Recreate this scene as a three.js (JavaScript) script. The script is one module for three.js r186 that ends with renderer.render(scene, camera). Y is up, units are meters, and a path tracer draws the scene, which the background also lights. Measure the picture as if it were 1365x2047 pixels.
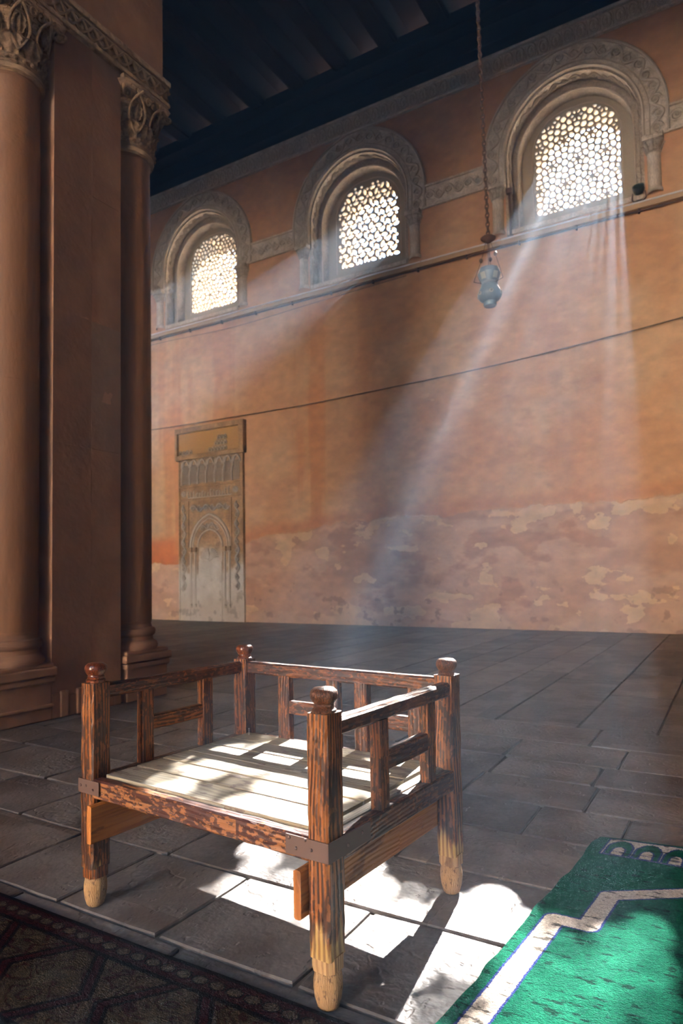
import * as THREE from 'three';
import { mergeGeometries, toCreasedNormals } from 'three/addons/utils/BufferGeometryUtils.js';
import { Sky } from 'three/addons/objects/Sky.js';
import { RoundedBoxGeometry } from 'three/addons/geometries/RoundedBoxGeometry.js';

// ------------------------------------------------------------------ camera, sky, sun, haze, exposure
const scene = new THREE.Scene();
const camera = new THREE.PerspectiveCamera(74.835, 1365 / 2047, 0.05, 400);
camera.position.set(0, 1, 0);
camera.matrixAutoUpdate = true;
camera.quaternion.setFromRotationMatrix(new THREE.Matrix4().makeBasis(
  new THREE.Vector3(0.8612, -0.0162, -0.5080), new THREE.Vector3(0.0390, 0.9987, 0.0343), new THREE.Vector3(0.5068, -0.0485, 0.8607)));
camera.setViewOffset(1365, 2047, 0, -58.8, 1365, 2047);
camera.focus = 1.95;
camera.userData.fStop = 4.5;
scene.add(camera);

const SUN_EL = THREE.MathUtils.degToRad(36.5), SUN_AZ = THREE.MathUtils.degToRad(6.9);
const sunDir = new THREE.Vector3(-Math.sin(SUN_AZ) * Math.cos(SUN_EL), Math.sin(SUN_EL), -Math.cos(SUN_AZ) * Math.cos(SUN_EL));
const sky = new Sky();
sky.scale.setScalar(1000);
Object.assign(sky.material.uniforms.turbidity, { value: 6 });
sky.material.uniforms.rayleigh.value = 1.6;
sky.material.uniforms.mieCoefficient.value = 0.006;
sky.material.uniforms.mieDirectionalG.value = 0.6;
sky.material.uniforms.sunPosition.value.copy(sunDir);
scene.add(sky);
scene.backgroundIntensity = 0.8;
const sun = new THREE.DirectionalLight(0xffffff, 240);
sun.color.setRGB(1, 0.96, 0.91);
sun.position.copy(sunDir).multiplyScalar(60).add(new THREE.Vector3(-3, 0, -6));
sun.target.position.set(-3, 0, -6);
sun.castShadow = true;
sun.shadow.mapSize.set(4096, 4096);
Object.assign(sun.shadow.camera, { left: -30, right: 30, top: 40, bottom: -40, near: 1, far: 200 });
scene.add(sun, sun.target);
scene.fog = new THREE.FogExp2(0xffffff, 0.0178);
scene.fog.color.setRGB(0.55, 0.76, 1.0);

const renderer = new THREE.WebGLRenderer({ antialias: true });
renderer.toneMapping = THREE.LinearToneMapping;
renderer.toneMappingExposure = 1.88;
renderer.shadowMap.enabled = true;
renderer.shadowMap.type = THREE.PCFSoftShadowMap;

// ------------------------------------------------------------------ helpers: random numbers, noise, textures
const rng = (seed) => { let s = seed | 0; return () => { s = (s + 0x6d2b79f5) | 0; let t = Math.imul(s ^ (s >>> 15), 1 | s); t = (t + Math.imul(t ^ (t >>> 7), 61 | t)) ^ t; return ((t ^ (t >>> 14)) >>> 0) / 4294967296; }; };
const rnd = rng(7);
const rr = (a, b) => a + (b - a) * rnd();
const LAT = new Float32Array(65536); { const r = rng(99); for (let i = 0; i < 65536; i++) LAT[i] = r(); }
function vn(x, y) {
  const xi = Math.floor(x), yi = Math.floor(y), fx = x - xi, fy = y - yi, u = fx * fx * (3 - 2 * fx), v = fy * fy * (3 - 2 * fy);
  const x0 = xi & 255, x1 = (xi + 1) & 255, y0 = (yi & 255) << 8, y1 = ((yi + 1) & 255) << 8;
  const a = LAT[y0 | x0], b = LAT[y0 | x1], c = LAT[y1 | x0], d = LAT[y1 | x1];
  return a + (b - a) * u + (c - a + (a - b - c + d) * u) * v;
}
function fbm(x, y, o = 4) { let s = 0, a = 0.5, n = 0; for (let i = 0; i < o; i++) { s += a * vn(x, y); n += a; a *= 0.5; x = x * 2.03 + 17.3; y = y * 2.03 + 31.7; } return s / n; }
const sst = (a, b, x) => { const t = Math.min(1, Math.max(0, (x - a) / (b - a))); return t * t * (3 - 2 * t); };
const mix = (a, b, t) => a + (b - a) * t;
const mix3 = (a, b, t) => [mix(a[0], b[0], t), mix(a[1], b[1], t), mix(a[2], b[2], t)];
const mul3 = (a, k) => [a[0] * k, a[1] * k, a[2] * k];
// colour map from fn(u, v) -> sRGB 0..255, u and v in 0..1
function colourMap(w, h, fn) {
  const d = new Uint8Array(w * h * 4);
  for (let y = 0, i = 0; y < h; y++) for (let x = 0; x < w; x++, i += 4) { const c = fn((x + 0.5) / w, (y + 0.5) / h); d[i] = c[0] < 0 ? 0 : c[0] > 255 ? 255 : c[0]; d[i + 1] = c[1] < 0 ? 0 : c[1] > 255 ? 255 : c[1]; d[i + 2] = c[2] < 0 ? 0 : c[2] > 255 ? 255 : c[2]; d[i + 3] = 255; }
  const t = new THREE.DataTexture(d, w, h); t.colorSpace = THREE.SRGBColorSpace; return wrapped(t);
}
function greyMap(w, h, fn) {
  const d = new Uint8Array(w * h * 4);
  for (let y = 0, i = 0; y < h; y++) for (let x = 0; x < w; x++, i += 4) { let c = fn((x + 0.5) / w, (y + 0.5) / h) * 255; c = c < 0 ? 0 : c > 255 ? 255 : c; d[i] = d[i + 1] = d[i + 2] = c; d[i + 3] = 255; }
  return wrapped(new THREE.DataTexture(d, w, h));
}
function wrapped(t) { t.wrapS = t.wrapT = THREE.RepeatWrapping; t.magFilter = THREE.LinearFilter; t.minFilter = THREE.LinearFilter; t.needsUpdate = true; return t; }
const scaled = (t, su, sv, ou = 0, ov = 0) => { const c = t.clone(); c.repeat.set(su, sv); c.offset.set(ou, ov); c.needsUpdate = true; return c; };
function mat(o) { return new THREE.MeshStandardMaterial({ roughness: 0.9, metalness: 0, ...o }); }
const cloth = (o) => new THREE.MeshPhysicalMaterial({ roughness: 1, specularIntensity: 0.05, ...o });
function plain(r, g, b, o = {}) { const m = mat(o); m.color.setRGB(r, g, b); return m; }

// ------------------------------------------------------------------ helpers: objects and geometry
const used = new Map();
function numbered(n) { const k = used.get(n) ?? 0; used.set(n, k + 1); return k ? n + '_' + String(k).padStart(3, '0') : n; }
function obj(name, geos, m, parent = scene, label) {
  const g = Array.isArray(geos) ? (geos.length > 1 ? mergeGeometries(geos.map((x) => (x.index ? x.toNonIndexed() : x)), false) : geos[0]) : geos;
  const o = new THREE.Mesh(g, m); o.name = parent === scene ? numbered(name) : name; o.castShadow = o.receiveShadow = true; parent.add(o);
  if (label) o.userData.label = label;
  return o;
}
function struct(name, geos, m) { const o = obj(name, geos, m); o.userData.kind = 'structure'; return o; }
function group(name, x = 0, y = 0, z = 0, ry = 0) { const o = new THREE.Group(); o.name = numbered(name); o.position.set(x, y, z); o.rotation.y = ry; scene.add(o); return o; }
function tag(o, label, category, grp) { o.userData.label = label; o.userData.category = category; if (grp) o.userData.group = grp; return o; }
const V = (x = 0, y = 0, z = 0) => new THREE.Vector3(x, y, z);
function move(g, x, y, z) { g.translate(x, y, z); return g; }
// box with uv in metres
function box(x0, x1, y0, y1, z0, z1) {
  const g = new THREE.BoxGeometry(x1 - x0, y1 - y0, z1 - z0); g.translate((x0 + x1) / 2, (y0 + y1) / 2, (z0 + z1) / 2); return worldUV(g);
}
function worldUV(g) {
  const p = g.attributes.position, n = g.attributes.normal, uv = new Float32Array(p.count * 2);
  for (let i = 0; i < p.count; i++) {
    const ax = Math.abs(n.getX(i)), ay = Math.abs(n.getY(i)), az = Math.abs(n.getZ(i));
    if (ay > ax && ay > az) { uv[2 * i] = p.getX(i); uv[2 * i + 1] = p.getZ(i); } else if (ax > az) { uv[2 * i] = p.getZ(i); uv[2 * i + 1] = p.getY(i); } else { uv[2 * i] = p.getX(i); uv[2 * i + 1] = p.getY(i); }
  }
  g.setAttribute('uv', new THREE.BufferAttribute(uv, 2)); return g;
}
// bevelled box with uv in metres
function rbox(x0, x1, y0, y1, z0, z1, r = 0.008, seg = 1) {
  const g = new RoundedBoxGeometry(x1 - x0, y1 - y0, z1 - z0, seg, Math.min(r, (x1 - x0) / 2.01, (y1 - y0) / 2.01, (z1 - z0) / 2.01)); g.translate((x0 + x1) / 2, (y0 + y1) / 2, (z0 + z1) / 2); return worldUV(g);
}
// a sawn timber along +y from 0 to L: chamfered section w (x) by d (z), slightly uneven; uv = (round the section, along) in metres
function timber(L, w, d, { seg = 10, cham = 0.004, jit = 0.0006, u0 = rr(0, 3), v0 = rr(0, 3), wear = 0 } = {}) {
  const c = cham, X = w / 2, Z = d / 2, ring = [[-X + c, Z], [X - c, Z], [X, Z - c], [X, -Z + c], [X - c, -Z], [-X + c, -Z], [-X, -Z + c], [-X, Z - c]];
  const P = [], U = [], I = [], per = [0];
  for (let k = 0; k < 8; k++) { const a = ring[k], b = ring[(k + 1) % 8]; per.push(per[k] + Math.hypot(a[0] - b[0], a[1] - b[1])); }
  const s0 = rr(0, 100), rows = [];
  for (let j = 0; j <= seg; j++) {
    const y = (L * j) / seg; rows.push(ring.map(([x, z], k) => { const e = (vn(k * 7.7 + s0, j * 0.9 + s0) - 0.5) * 2 * jit, q = wear * Math.max(0, vn(k * 3.1 + s0, j * 1.7) - 0.6); return [x * (1 + e / X - q), y, z * (1 + e / Z - q)]; }));
  }
  for (let j = 0; j < seg; j++) for (let k = 0; k < 8; k++) {
    const a = rows[j][k], b = rows[j][(k + 1) % 8], cc = rows[j + 1][(k + 1) % 8], dd = rows[j + 1][k], n = P.length / 3;
    P.push(...a, ...b, ...cc, ...dd);
    U.push(u0 + per[k], v0 + a[1], u0 + per[k + 1], v0 + a[1], u0 + per[k + 1], v0 + dd[1], u0 + per[k], v0 + dd[1]);
    I.push(n, n + 1, n + 2, n, n + 2, n + 3);
  }
  for (const [row, up] of [[rows[0], 0], [rows[seg], 1]]) {
    const n = P.length / 3; for (const a of row) { P.push(...a); U.push(u0 + a[0], v0 + a[2]); }
    for (let k = 1; k < 7; k++) up ? I.push(n, n + k, n + k + 1) : I.push(n, n + k + 1, n + k);
  }
  const g = new THREE.BufferGeometry();
  g.setAttribute('position', new THREE.Float32BufferAttribute(P, 3)); g.setAttribute('uv', new THREE.Float32BufferAttribute(U, 2)); g.setIndex(I);
  const h = g.toNonIndexed(); h.computeVertexNormals(); return h;
}
const alongX = (g) => { g.rotateZ(-Math.PI / 2); return g; };   // +y becomes +x
const alongZ = (g) => { g.rotateX(Math.PI / 2); return g; };    // +y becomes +z
function lathe(prof, seg = 24, smooth = 0.7) { let g = new THREE.LatheGeometry(prof.map(([r, y]) => new THREE.Vector2(r, y)), seg); if (smooth) g = toCreasedNormals(g, smooth); return g; }
function tube(pts, r, n, rad = 5, closed = false) { return new THREE.TubeGeometry(new THREE.CatmullRomCurve3(pts, closed), n ?? pts.length * 2, r, rad, closed); }
// pointed arch outline: from bottom left over the apex to bottom right
function arch(cx, w, y0, ys, ya, n = 20) {
  const r = ya - ys, R = (w * w + r * r) / (2 * w), p = [], e = Math.atan2(r, w - R);
  if (y0 < ys) p.push([cx - w, y0]);
  for (let i = 0; i <= n; i++) { const t = Math.PI + (e - Math.PI) * i / n; p.push([cx - w + R + R * Math.cos(t), ys + R * Math.sin(t)]); }
  for (let i = n - 1; i >= 0; i--) { const q = p[i + (y0 < ys ? 1 : 0)]; p.push([2 * cx - q[0], q[1]]); }
  if (y0 < ys) p.push([cx + w, y0]);
  return p;
}
const outline = (pts, C = THREE.Shape) => { const s = new C(); pts.forEach(([x, y], i) => (i ? s.lineTo(x, y) : s.moveTo(x, y))); s.closePath(); return s; };
function slab(shape, z0, z1, o = {}) { const g = new THREE.ExtrudeGeometry(shape, { depth: z1 - z0, bevelEnabled: false, ...o }); g.translate(0, 0, z0); return g; }
// resample an open outline at even steps: [{x, y, nx, ny, s}]
function walk(pts, step) {
  const L = [0]; for (let i = 1; i < pts.length; i++) L.push(L[i - 1] + Math.hypot(pts[i][0] - pts[i - 1][0], pts[i][1] - pts[i - 1][1]));
  const total = L[L.length - 1], n = Math.round(total / step);
  const at = (s) => { s = Math.min(total, Math.max(0, s)); let i = 1; while (i < L.length - 1 && L[i] < s) i++; const t = (s - L[i - 1]) / (L[i] - L[i - 1] || 1), a = pts[i - 1], b = pts[i], d = Math.hypot(b[0] - a[0], b[1] - a[1]) || 1; return { x: mix(a[0], b[0], t), y: mix(a[1], b[1], t), nx: -(b[1] - a[1]) / d, ny: (b[0] - a[0]) / d }; };
  return { total, n, at };
}
// carved vine: a winding stem with curls and rosettes; place(s, t, h) gives the point at s along, t across (-1..1), h above the ground
function vine(place, total, period, half, r = 0.011, h = 0.012) {
  const out = [], n = Math.max(1, Math.round(total / period)), p = total / n;
  const stem = []; for (let i = 0; i <= n * 8; i++) { const s = (i / 8) * p; stem.push(place(s, 0.62 * Math.sin((2 * Math.PI * s) / p), h)); }
  out.push(tube(stem, r, n * 14, 5));
  for (let i = 0; i < n * 2; i++) {
    const s0 = (i + 0.5) * p / 2, sg = i % 2 ? 1 : -1, cu = [], R = Math.min(0.62 * half, p * 0.22);
    for (let k = 0; k <= 14; k++) { const a = (k / 14) * 2.5 * Math.PI, q = R * (1 - 0.72 * (k / 14)); cu.push(place(s0 + q * Math.cos(a + Math.PI / 2), (-sg * 0.12) + sg * (q * Math.sin(a + Math.PI / 2) / half), h)); }
    out.push(tube(cu, r * 0.85, 22, 5));
    for (let k = 0; k < 5; k++) { const a = (k / 5) * 2 * Math.PI, g = new THREE.SphereGeometry(R * 0.2, 6, 4), c = place(s0 + R * 0.26 * Math.cos(a), -sg * 0.12 + (R * 0.26 * Math.sin(a)) / half, h); g.scale(1, 1, 0.7); g.translate(c.x, c.y, c.z); out.push(g); }
  }
  return out;
}

// ------------------------------------------------------------------ surfaces
const WX = [-2.14, -6.28, -10.42], WALLZ = -11.46;
const WALL_U0 = -13, WALL_W = 14, WALL_H = 10.5;
function dadoAt(x) { // top of the damp, peeling zone
  const k = [[-13, 1.15], [-11.9, 1.28], [-11.2, 1.3], [-9.05, 1.74], [-7.8, 1.9], [-6.5, 2.08], [-4.4, 1.98], [-2.7, 2.1], [1, 2.1]];
  let i = 1; while (i < k.length - 1 && k[i][0] < x) i++;
  return mix(k[i - 1][1], k[i][1], Math.min(1, Math.max(0, (x - k[i - 1][0]) / (k[i][0] - k[i - 1][0]))));
}
const wallHeight = (x, y) => { // peeling relief shared by colour and bump
  const edge = dadoAt(x) + (fbm(x * 1.3, 3, 4) - 0.5) * 0.22 + (fbm(x * 7, y * 5, 3) - 0.5) * 0.09;
  const below = sst(0.015, -0.015, y - edge), band = Math.max(sst(0.5, 0.05, edge - y), sst(0.75, 0.25, y) * 0.9);
  const peel = sst(0.6, 0.62, fbm(x * 2.1 + 40, y * 3.4 + 9, 6) + 0.13 * band - 0.07) * below;
  return { edge, below, peel };
};
const wallMap = colourMap(2048, 1536, (u, v) => {
  const x = WALL_U0 + u * WALL_W, y = v * WALL_H, n = fbm(x * 0.7, y * 0.6 + 5, 5), f = fbm(x * 6, y * 9, 4), h = wallHeight(x, y);
  let c = mix3([198, 150, 112], [214, 174, 136], sst(0.3, 0.7, n));
  const drip = fbm(x * 2.6 + 11, y * 0.22, 4), fade = sst(6.9, 4.5, y), left = mix(0.28, 1, sst(-5.5, -8.0, x));
  c = mix3(c, [188, 124, 80], sst(0.5, 0.7, drip) * 0.7 * mix(0.45, 1, fade) * left);
  c = mix3(c, [222, 186, 150], sst(0.55, 0.75, fbm(x * 0.9 + 70, y * 0.8 + 20, 4)) * 0.45);
  c = mix3(c, [182, 134, 104], sst(0.56, 0.72, fbm(x * 1.6 + 17, y * 3.4 + 2, 5)) * 0.4);
  c = mix3(c, [180, 130, 100], sst(6.8, 8.2, y) * 0.5);
  c = mix3(c, [178, 118, 84], sst(0.24, 0.0, Math.abs(y - h.edge - 0.1)) * mix(0.3, 0.7, left));
  c = mix3(c, [184, 104, 64], sst(0.5, 0.2, Math.abs(y - 1.55)) * sst(-11.0, -11.4, x) * 0.85);
  let d = mix3([172, 134, 112], [190, 152, 128], sst(0.35, 0.65, fbm(x * 0.9 + 5, y * 1.8, 5)));
  d = mix3(d, [206, 172, 150], sst(0.48, 0.62, fbm(x * 0.8 + 60, y * 2.3 + 12, 5)) * 0.7);
  d = mix3(d, [150, 104, 82], sst(0.58, 0.68, fbm(x * 1.5 + 31, y * 2.6, 5)) * 0.5);
  d = mix3(d, [222, 190, 152], h.peel * 0.8);
  d = mix3(d, [174, 146, 124], sst(0.42, 0.05, y + (fbm(x * 2, y * 2 + 60, 4) - 0.5) * 0.7) * 0.6);
  d = mix3(d, [118, 86, 70], sst(0.66, 0.74, fbm(x * 5.3 + 31, y * 6.1, 5)) * 0.5 * sst(1.2, 0.4, y));
  c = mix3(c, d, h.below * 0.94);
  c = mix3(c, [224, 184, 154], sst(0.1, 0.0, Math.abs(y - h.edge + 0.06)) * 0.6 * sst(0.35, 0.6, fbm(x * 2.6, 8, 3)));
  c = mix3(c, [226, 190, 150], sst(0.66, 0.69, fbm(x * 4.3 + 5, y * 14 + 9, 5)) * sst(0.35, 0.1, Math.abs(y - 4.35)) * sst(0.9, 0.3, Math.abs(x + 4.3)) * 0.7);
  return mul3(c, 0.9 + 0.2 * f);
});
const wallBump = greyMap(2048, 1536, (u, v) => {
  const x = WALL_U0 + u * WALL_W, y = v * WALL_H, h = wallHeight(x, y);
  return 0.45 + 0.16 * (fbm(x * 1.2, y * 1.2, 4) - 0.5) + 0.1 * (fbm(x * 12, y * 12, 3) - 0.5) - 0.12 * h.below - 0.1 * h.peel + 0.2 * h.below * (fbm(x * 4, y * 4, 5) - 0.5);
});
const wallPlaster = mat({ map: scaled(wallMap, 1 / WALL_W, 1 / WALL_H, -WALL_U0 / WALL_W, 0), bumpMap: scaled(wallBump, 1 / WALL_W, 1 / WALL_H, -WALL_U0 / WALL_W, 0), bumpScale: 0.05, roughness: 0.95 });

const pierMap = colourMap(1024, 1024, (u, v) => {
  const x = u * 3, y = v * 3; let c = mix3([132, 97, 73], [158, 119, 91], sst(0.35, 0.65, fbm(x * 0.9, y * 0.7, 5)));
  c = mix3(c, [134, 92, 68], sst(0.55, 0.75, fbm(x * 3 + 8, y * 0.5, 4)) * 0.7); c = mix3(c, [126, 108, 94], sst(0.55, 0.7, fbm(x * 0.7 + 30, y * 0.9 + 7, 4)) * 0.6);
  c = mix3(c, [172, 130, 104], sst(0.735, 0.75, fbm(x * 2.1 + 50, y * 2.1, 5)) * 0.8);
  return mul3(c, 0.9 + 0.2 * fbm(x * 8, y * 8, 3));
});
const roughBump = greyMap(1024, 1024, (u, v) => 0.5 + 0.5 * (fbm(u * 12, v * 12, 5) - 0.5) + 0.2 * (fbm(u * 70, v * 70, 2) - 0.5));
const pierPlaster = mat({ map: scaled(pierMap, 1 / 3, 1 / 3), bumpMap: scaled(roughBump, 1 / 2, 1 / 2), bumpScale: 0.01, roughness: 0.85 });
const shaftMap = colourMap(512, 1024, (u, v) => { // painted plaster of the round shafts
  const x = u * 6, y = v * 5; let c = mix3([126, 88, 59], [152, 110, 76], sst(0.35, 0.65, fbm(x * 1.1, y * 0.9 + 4, 5)));
  c = mix3(c, [96, 60, 40], sst(0.55, 0.72, fbm(x * 0.9 + 9, y * 2.2, 4)) * 0.6); c = mix3(c, [186, 148, 118], sst(0.74, 0.75, fbm(x * 1.8 + 3, y * 1.6 + 12, 5)));
  return mul3(c, 0.93 + 0.14 * fbm(x * 9, y * 9, 3));
});
const shaftPlaster = mat({ map: shaftMap, bumpMap: scaled(roughBump, 1, 3), bumpScale: 0.008, roughness: 0.62 });
const stuccoMap = colourMap(512, 512, (u, v) => { const n = fbm(u * 8, v * 8, 5), f = fbm(u * 60, v * 60, 3); return mul3(mix3([206, 188, 170], [230, 214, 198], sst(0.3, 0.7, n)), 0.84 + 0.3 * f); });
const stuccoBump = greyMap(1024, 1024, (u, v) => { // small interlaced leaf carving
  const x = u * 8, y = v * 8, w = 0.35 * (fbm(x * 0.9, y * 0.9, 3) - 0.5), a = Math.sin((x + w) * 6.283) * Math.sin((y + w) * 6.283), b = Math.sin((x + y + w) * 6.283) * Math.sin((x - y) * 6.283);
  return 0.5 + 0.32 * sst(-0.15, 0.25, a + 0.5 * b) - 0.2 + 0.25 * (fbm(x * 6, y * 6, 3) - 0.5);
});
const stucco = mat({ map: stuccoMap, bumpMap: scaled(roughBump, 1, 1), bumpScale: 0.02, roughness: 0.95 });
const stuccoCarved = mat({ map: stuccoMap, bumpMap: scaled(stuccoBump, 0.8, 0.8), bumpScale: 0.05, roughness: 0.95 });
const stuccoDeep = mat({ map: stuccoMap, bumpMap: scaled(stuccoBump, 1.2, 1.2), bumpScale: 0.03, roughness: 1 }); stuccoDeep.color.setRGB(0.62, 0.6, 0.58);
const capMap = colourMap(256, 256, (u, v) => mul3(mix3([138, 112, 88], [178, 148, 116], sst(0.3, 0.7, fbm(u * 6, v * 6, 4))), 0.84 + 0.3 * fbm(u * 40, v * 40, 2)));
const capStucco = mat({ map: capMap, bumpMap: scaled(stuccoBump, 2, 2), bumpScale: 0.016, roughness: 0.9 });
const grilleStucco = plain(0.4, 0.33, 0.25, { bumpMap: scaled(roughBump, 1, 1), bumpScale: 0.01 });
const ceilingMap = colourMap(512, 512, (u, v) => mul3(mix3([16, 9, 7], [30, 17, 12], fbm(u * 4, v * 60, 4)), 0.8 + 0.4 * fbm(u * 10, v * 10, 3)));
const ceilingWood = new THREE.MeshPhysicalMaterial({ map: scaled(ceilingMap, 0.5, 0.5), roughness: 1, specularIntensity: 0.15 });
const courtStone = plain(0.17, 0.145, 0.115), courtPale = plain(0.74, 0.595, 0.43), courtSideDark = plain(0.30, 0.20, 0.12);

const stoneMap = colourMap(1024, 1024, (u, v) => {
  const x = u * 4, y = v * 4; let c = mix3([140, 132, 122], [176, 168, 156], sst(0.35, 0.65, fbm(x * 1.3, y * 1.3, 5)));
  c = mix3(c, [118, 104, 94], sst(0.52, 0.75, fbm(x * 2.3 + 20, y * 2.3, 5)) * 0.7); c = mix3(c, [200, 192, 178], sst(0.62, 0.75, fbm(x * 5 + 3, y * 5, 4)) * 0.35);
  c = mix3(c, [112, 100, 92], sst(0.72, 0.80, fbm(x * 22 + 7, y * 15, 4)) * 0.4);
  return mul3(c, 0.9 + 0.2 * fbm(x * 30, y * 30, 2));
});
const stoneBump = greyMap(1024, 1024, (u, v) => {
  const x = u * 4, y = v * 4, crack = sst(0.02, 0.0, Math.abs(fbm(x * 1.4 + 50, y * 1.4, 5) - 0.5)) * sst(0.5, 0.6, fbm(x, y + 30, 3));
  const rough = sst(0.45, 0.62, fbm(x * 0.8 + 13, y * 0.8, 3));
  return 0.55 + (0.12 + 0.3 * rough) * (fbm(x * 5, y * 9, 5) - 0.5) + 0.16 * rough * (fbm(x * 28, y * 40, 3) - 0.5) + 0.05 * (fbm(x * 40, y * 40, 2) - 0.5) - 0.1 * crack - 0.1 * sst(0.70, 0.78, fbm(x * 14 + 7, y * 9, 4));
});
const paverMats = [[0.265, 0.258, 0.278], [0.295, 0.28, 0.292], [0.248, 0.24, 0.264], [0.275, 0.258, 0.27]].map((c, i) => { const m = mat({ map: scaled(stoneMap, 1 / 1.7, 1 / 1.7), bumpMap: scaled(stoneBump, 1 / 1.7, 1 / 1.7), bumpScale: 0.022, roughness: i % 2 ? 0.5 : 0.58 }); m.color.setRGB(...c); return m; });
const groutMat = plain(0.085, 0.07, 0.06);

// timber of the bench; u across and v along the grain in metres, 0.5 m by 1 m to a tile
function grain(u, v, k = 1) { const w = fbm(u * 7 + 3, v * 1.6, 3); const line = Math.sin((u * 62 * k + 5.5 * w + 1.2 * fbm(u * 3, v * 0.7 + 9, 2)) * 6.283); return { line: 0.5 + 0.5 * line, fine: fbm(u * 190, v * 7, 3), w }; }
const chip = (u, v, s, lo, hi) => sst(lo, hi, fbm(u * s, v * s * 0.42 + 11, 5));
const woodMaps = {};
woodMaps.post = colourMap(512, 1024, (a, b) => { const u = a * 0.5, v = b * 1, g = grain(u, v, 1.5); let c = mix3([168, 90, 36], [76, 36, 20], sst(0.3, 0.8, g.line * 0.5 + g.fine * 0.55)); c = mix3(c, [60, 28, 20], chip(u, v, 60, 0.5, 0.6) * 0.7); c = mix3(c, [184, 106, 50], chip(u + 4, v, 130, 0.6, 0.64) * 0.7); return mul3(c, 0.85 + 0.3 * g.fine); });
woodMaps.rail = colourMap(512, 1024, (a, b) => { const u = a * 0.5, v = b, g = grain(u, v, 1.4); let c = mix3([112, 56, 34], [72, 36, 26], sst(0.25, 0.8, g.line * 0.3 + g.fine * 0.7)); c = mix3(c, [62, 30, 24], chip(u, v, 50, 0.44, 0.56) * 0.8); c = mix3(c, [176, 100, 50], chip(u + 7, v, 150, 0.58, 0.62) * 0.75); c = mix3(c, [150, 84, 44], chip(u + 2, v, 24, 0.6, 0.66) * 0.6); return mul3(c, 0.85 + 0.3 * g.fine); });
woodMaps.front = colourMap(512, 1024, (a, b) => { const u = a * 0.5, v = b, g = grain(u, v, 1); let c = mix3([184, 122, 76], [146, 86, 50], g.fine * 0.9); const big = fbm(u * 12, v * 7 + 3, 3); c = mix3(c, [78, 38, 32], sst(0.0, 0.02, fbm(u * 150, v * 70 + 11, 4) - 0.62 + 0.36 * sst(0.25, 0.65, big)) * 0.96); return mul3(c, 0.86 + 0.28 * g.fine); });
woodMaps.apron = colourMap(512, 1024, (a, b) => { const u = a * 0.5, v = b, g = grain(u, v, 0.8); let c = mix3([188, 114, 56], [160, 90, 42], sst(0.3, 0.8, g.line * 0.1 + g.fine * 0.9)); c = mix3(c, [104, 56, 30], chip(u, v, 30, 0.6, 0.7) * 0.6); return c; });
woodMaps.bare = colourMap(512, 1024, (a, b) => { const u = a * 0.5, v = b, g = grain(u, v, 1.3); let c = mix3([198, 158, 110], [150, 108, 70], sst(0.3, 0.9, g.line * 0.45 + g.fine * 0.55)); c = mix3(c, [112, 78, 50], chip(u, v, 40, 0.56, 0.72) * 0.75); return mul3(c, 0.85 + 0.3 * g.fine); });
woodMaps.seat = colourMap(1024, 1024, (a, b) => { const u = a * 0.5, v = b, g = grain(u, v, 0.8); let c = mix3([186, 178, 160], [140, 128, 110], sst(0.25, 0.9, g.line * 0.35 + g.fine * 0.65)); c = mix3(c, [190, 172, 136], sst(0.5, 0.65, fbm(u * 9, v * 2.5, 4)) * 0.5); c = mix3(c, [128, 104, 96], chip(u, v, 40, 0.66, 0.7) * 0.75); c = mix3(c, [100, 80, 64], sst(0.68, 0.78, fbm(u * 80, v * 8, 3)) * 0.6); return c; });
const grainBump = greyMap(512, 1024, (a, b) => { const u = a * 0.5, v = b, g = grain(u, v); return 0.5 + 0.22 * (g.line - 0.5) + 0.4 * (g.fine - 0.5) - 0.2 * chip(u, v, 28, 0.55, 0.6); });
const WOODTINT = { post: [0.52, 0.56, 0.46], rail: [0.44, 0.48, 0.43], front: [0.58, 0.61, 0.58], apron: [0.68, 0.70, 0.52], bare: [0.62, 0.62, 0.6], seat: [0.5, 0.5, 0.5] };
const W = {}; for (const k in woodMaps) W[k] = mat({ map: scaled(woodMaps[k], 2, 1), bumpMap: scaled(grainBump, 2, 1), bumpScale: k === 'seat' ? 0.002 : 0.004, roughness: { seat: 0.75, bare: 0.7, apron: 0.6 }[k] ?? 0.5, color: new THREE.Color().setRGB(...WOODTINT[k]) });
W.knob = mat({ map: scaled(woodMaps.rail, 2, 1), roughness: 0.3 }); W.knob.color.setRGB(0.55, 0.5, 0.5);
const iron = plain(0.085, 0.046, 0.036, { roughness: 0.6, metalness: 0 });
// posts: stained above, rubbed bare towards the foot
const postMap = (edge) => colourMap(512, 1024, (a, b) => {
  const u = a * 0.5, v = b, g = grain(u, v, 1.35); let c = mix3([170, 94, 40], [70, 33, 20], sst(0.3, 0.8, g.line * 0.6 + g.fine * 0.5)); c = mix3(c, [58, 28, 20], chip(u, v, 40, 0.47, 0.6) * 0.75); c = mix3(c, [184, 108, 54], chip(u + 4, v, 110, 0.6, 0.64) * 0.6);
  const bare = mix3([208, 164, 108], [150, 104, 62], sst(0.3, 0.8, g.line * 0.6 + g.fine * 0.4)); c = mix3(c, bare, sst(0.02, -0.02, v - edge - (fbm(u * 60, v * 9, 3) - 0.5) * 0.14));
  return mul3(c, 0.85 + 0.3 * g.fine);
});
const postMats = [0.165, 0.10].map((e) => mat({ map: scaled(postMap(e), 2, 1), bumpMap: scaled(grainBump, 2, 1), bumpScale: 0.005, roughness: 0.5, color: new THREE.Color().setRGB(0.54, 0.58, 0.49) }));

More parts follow.
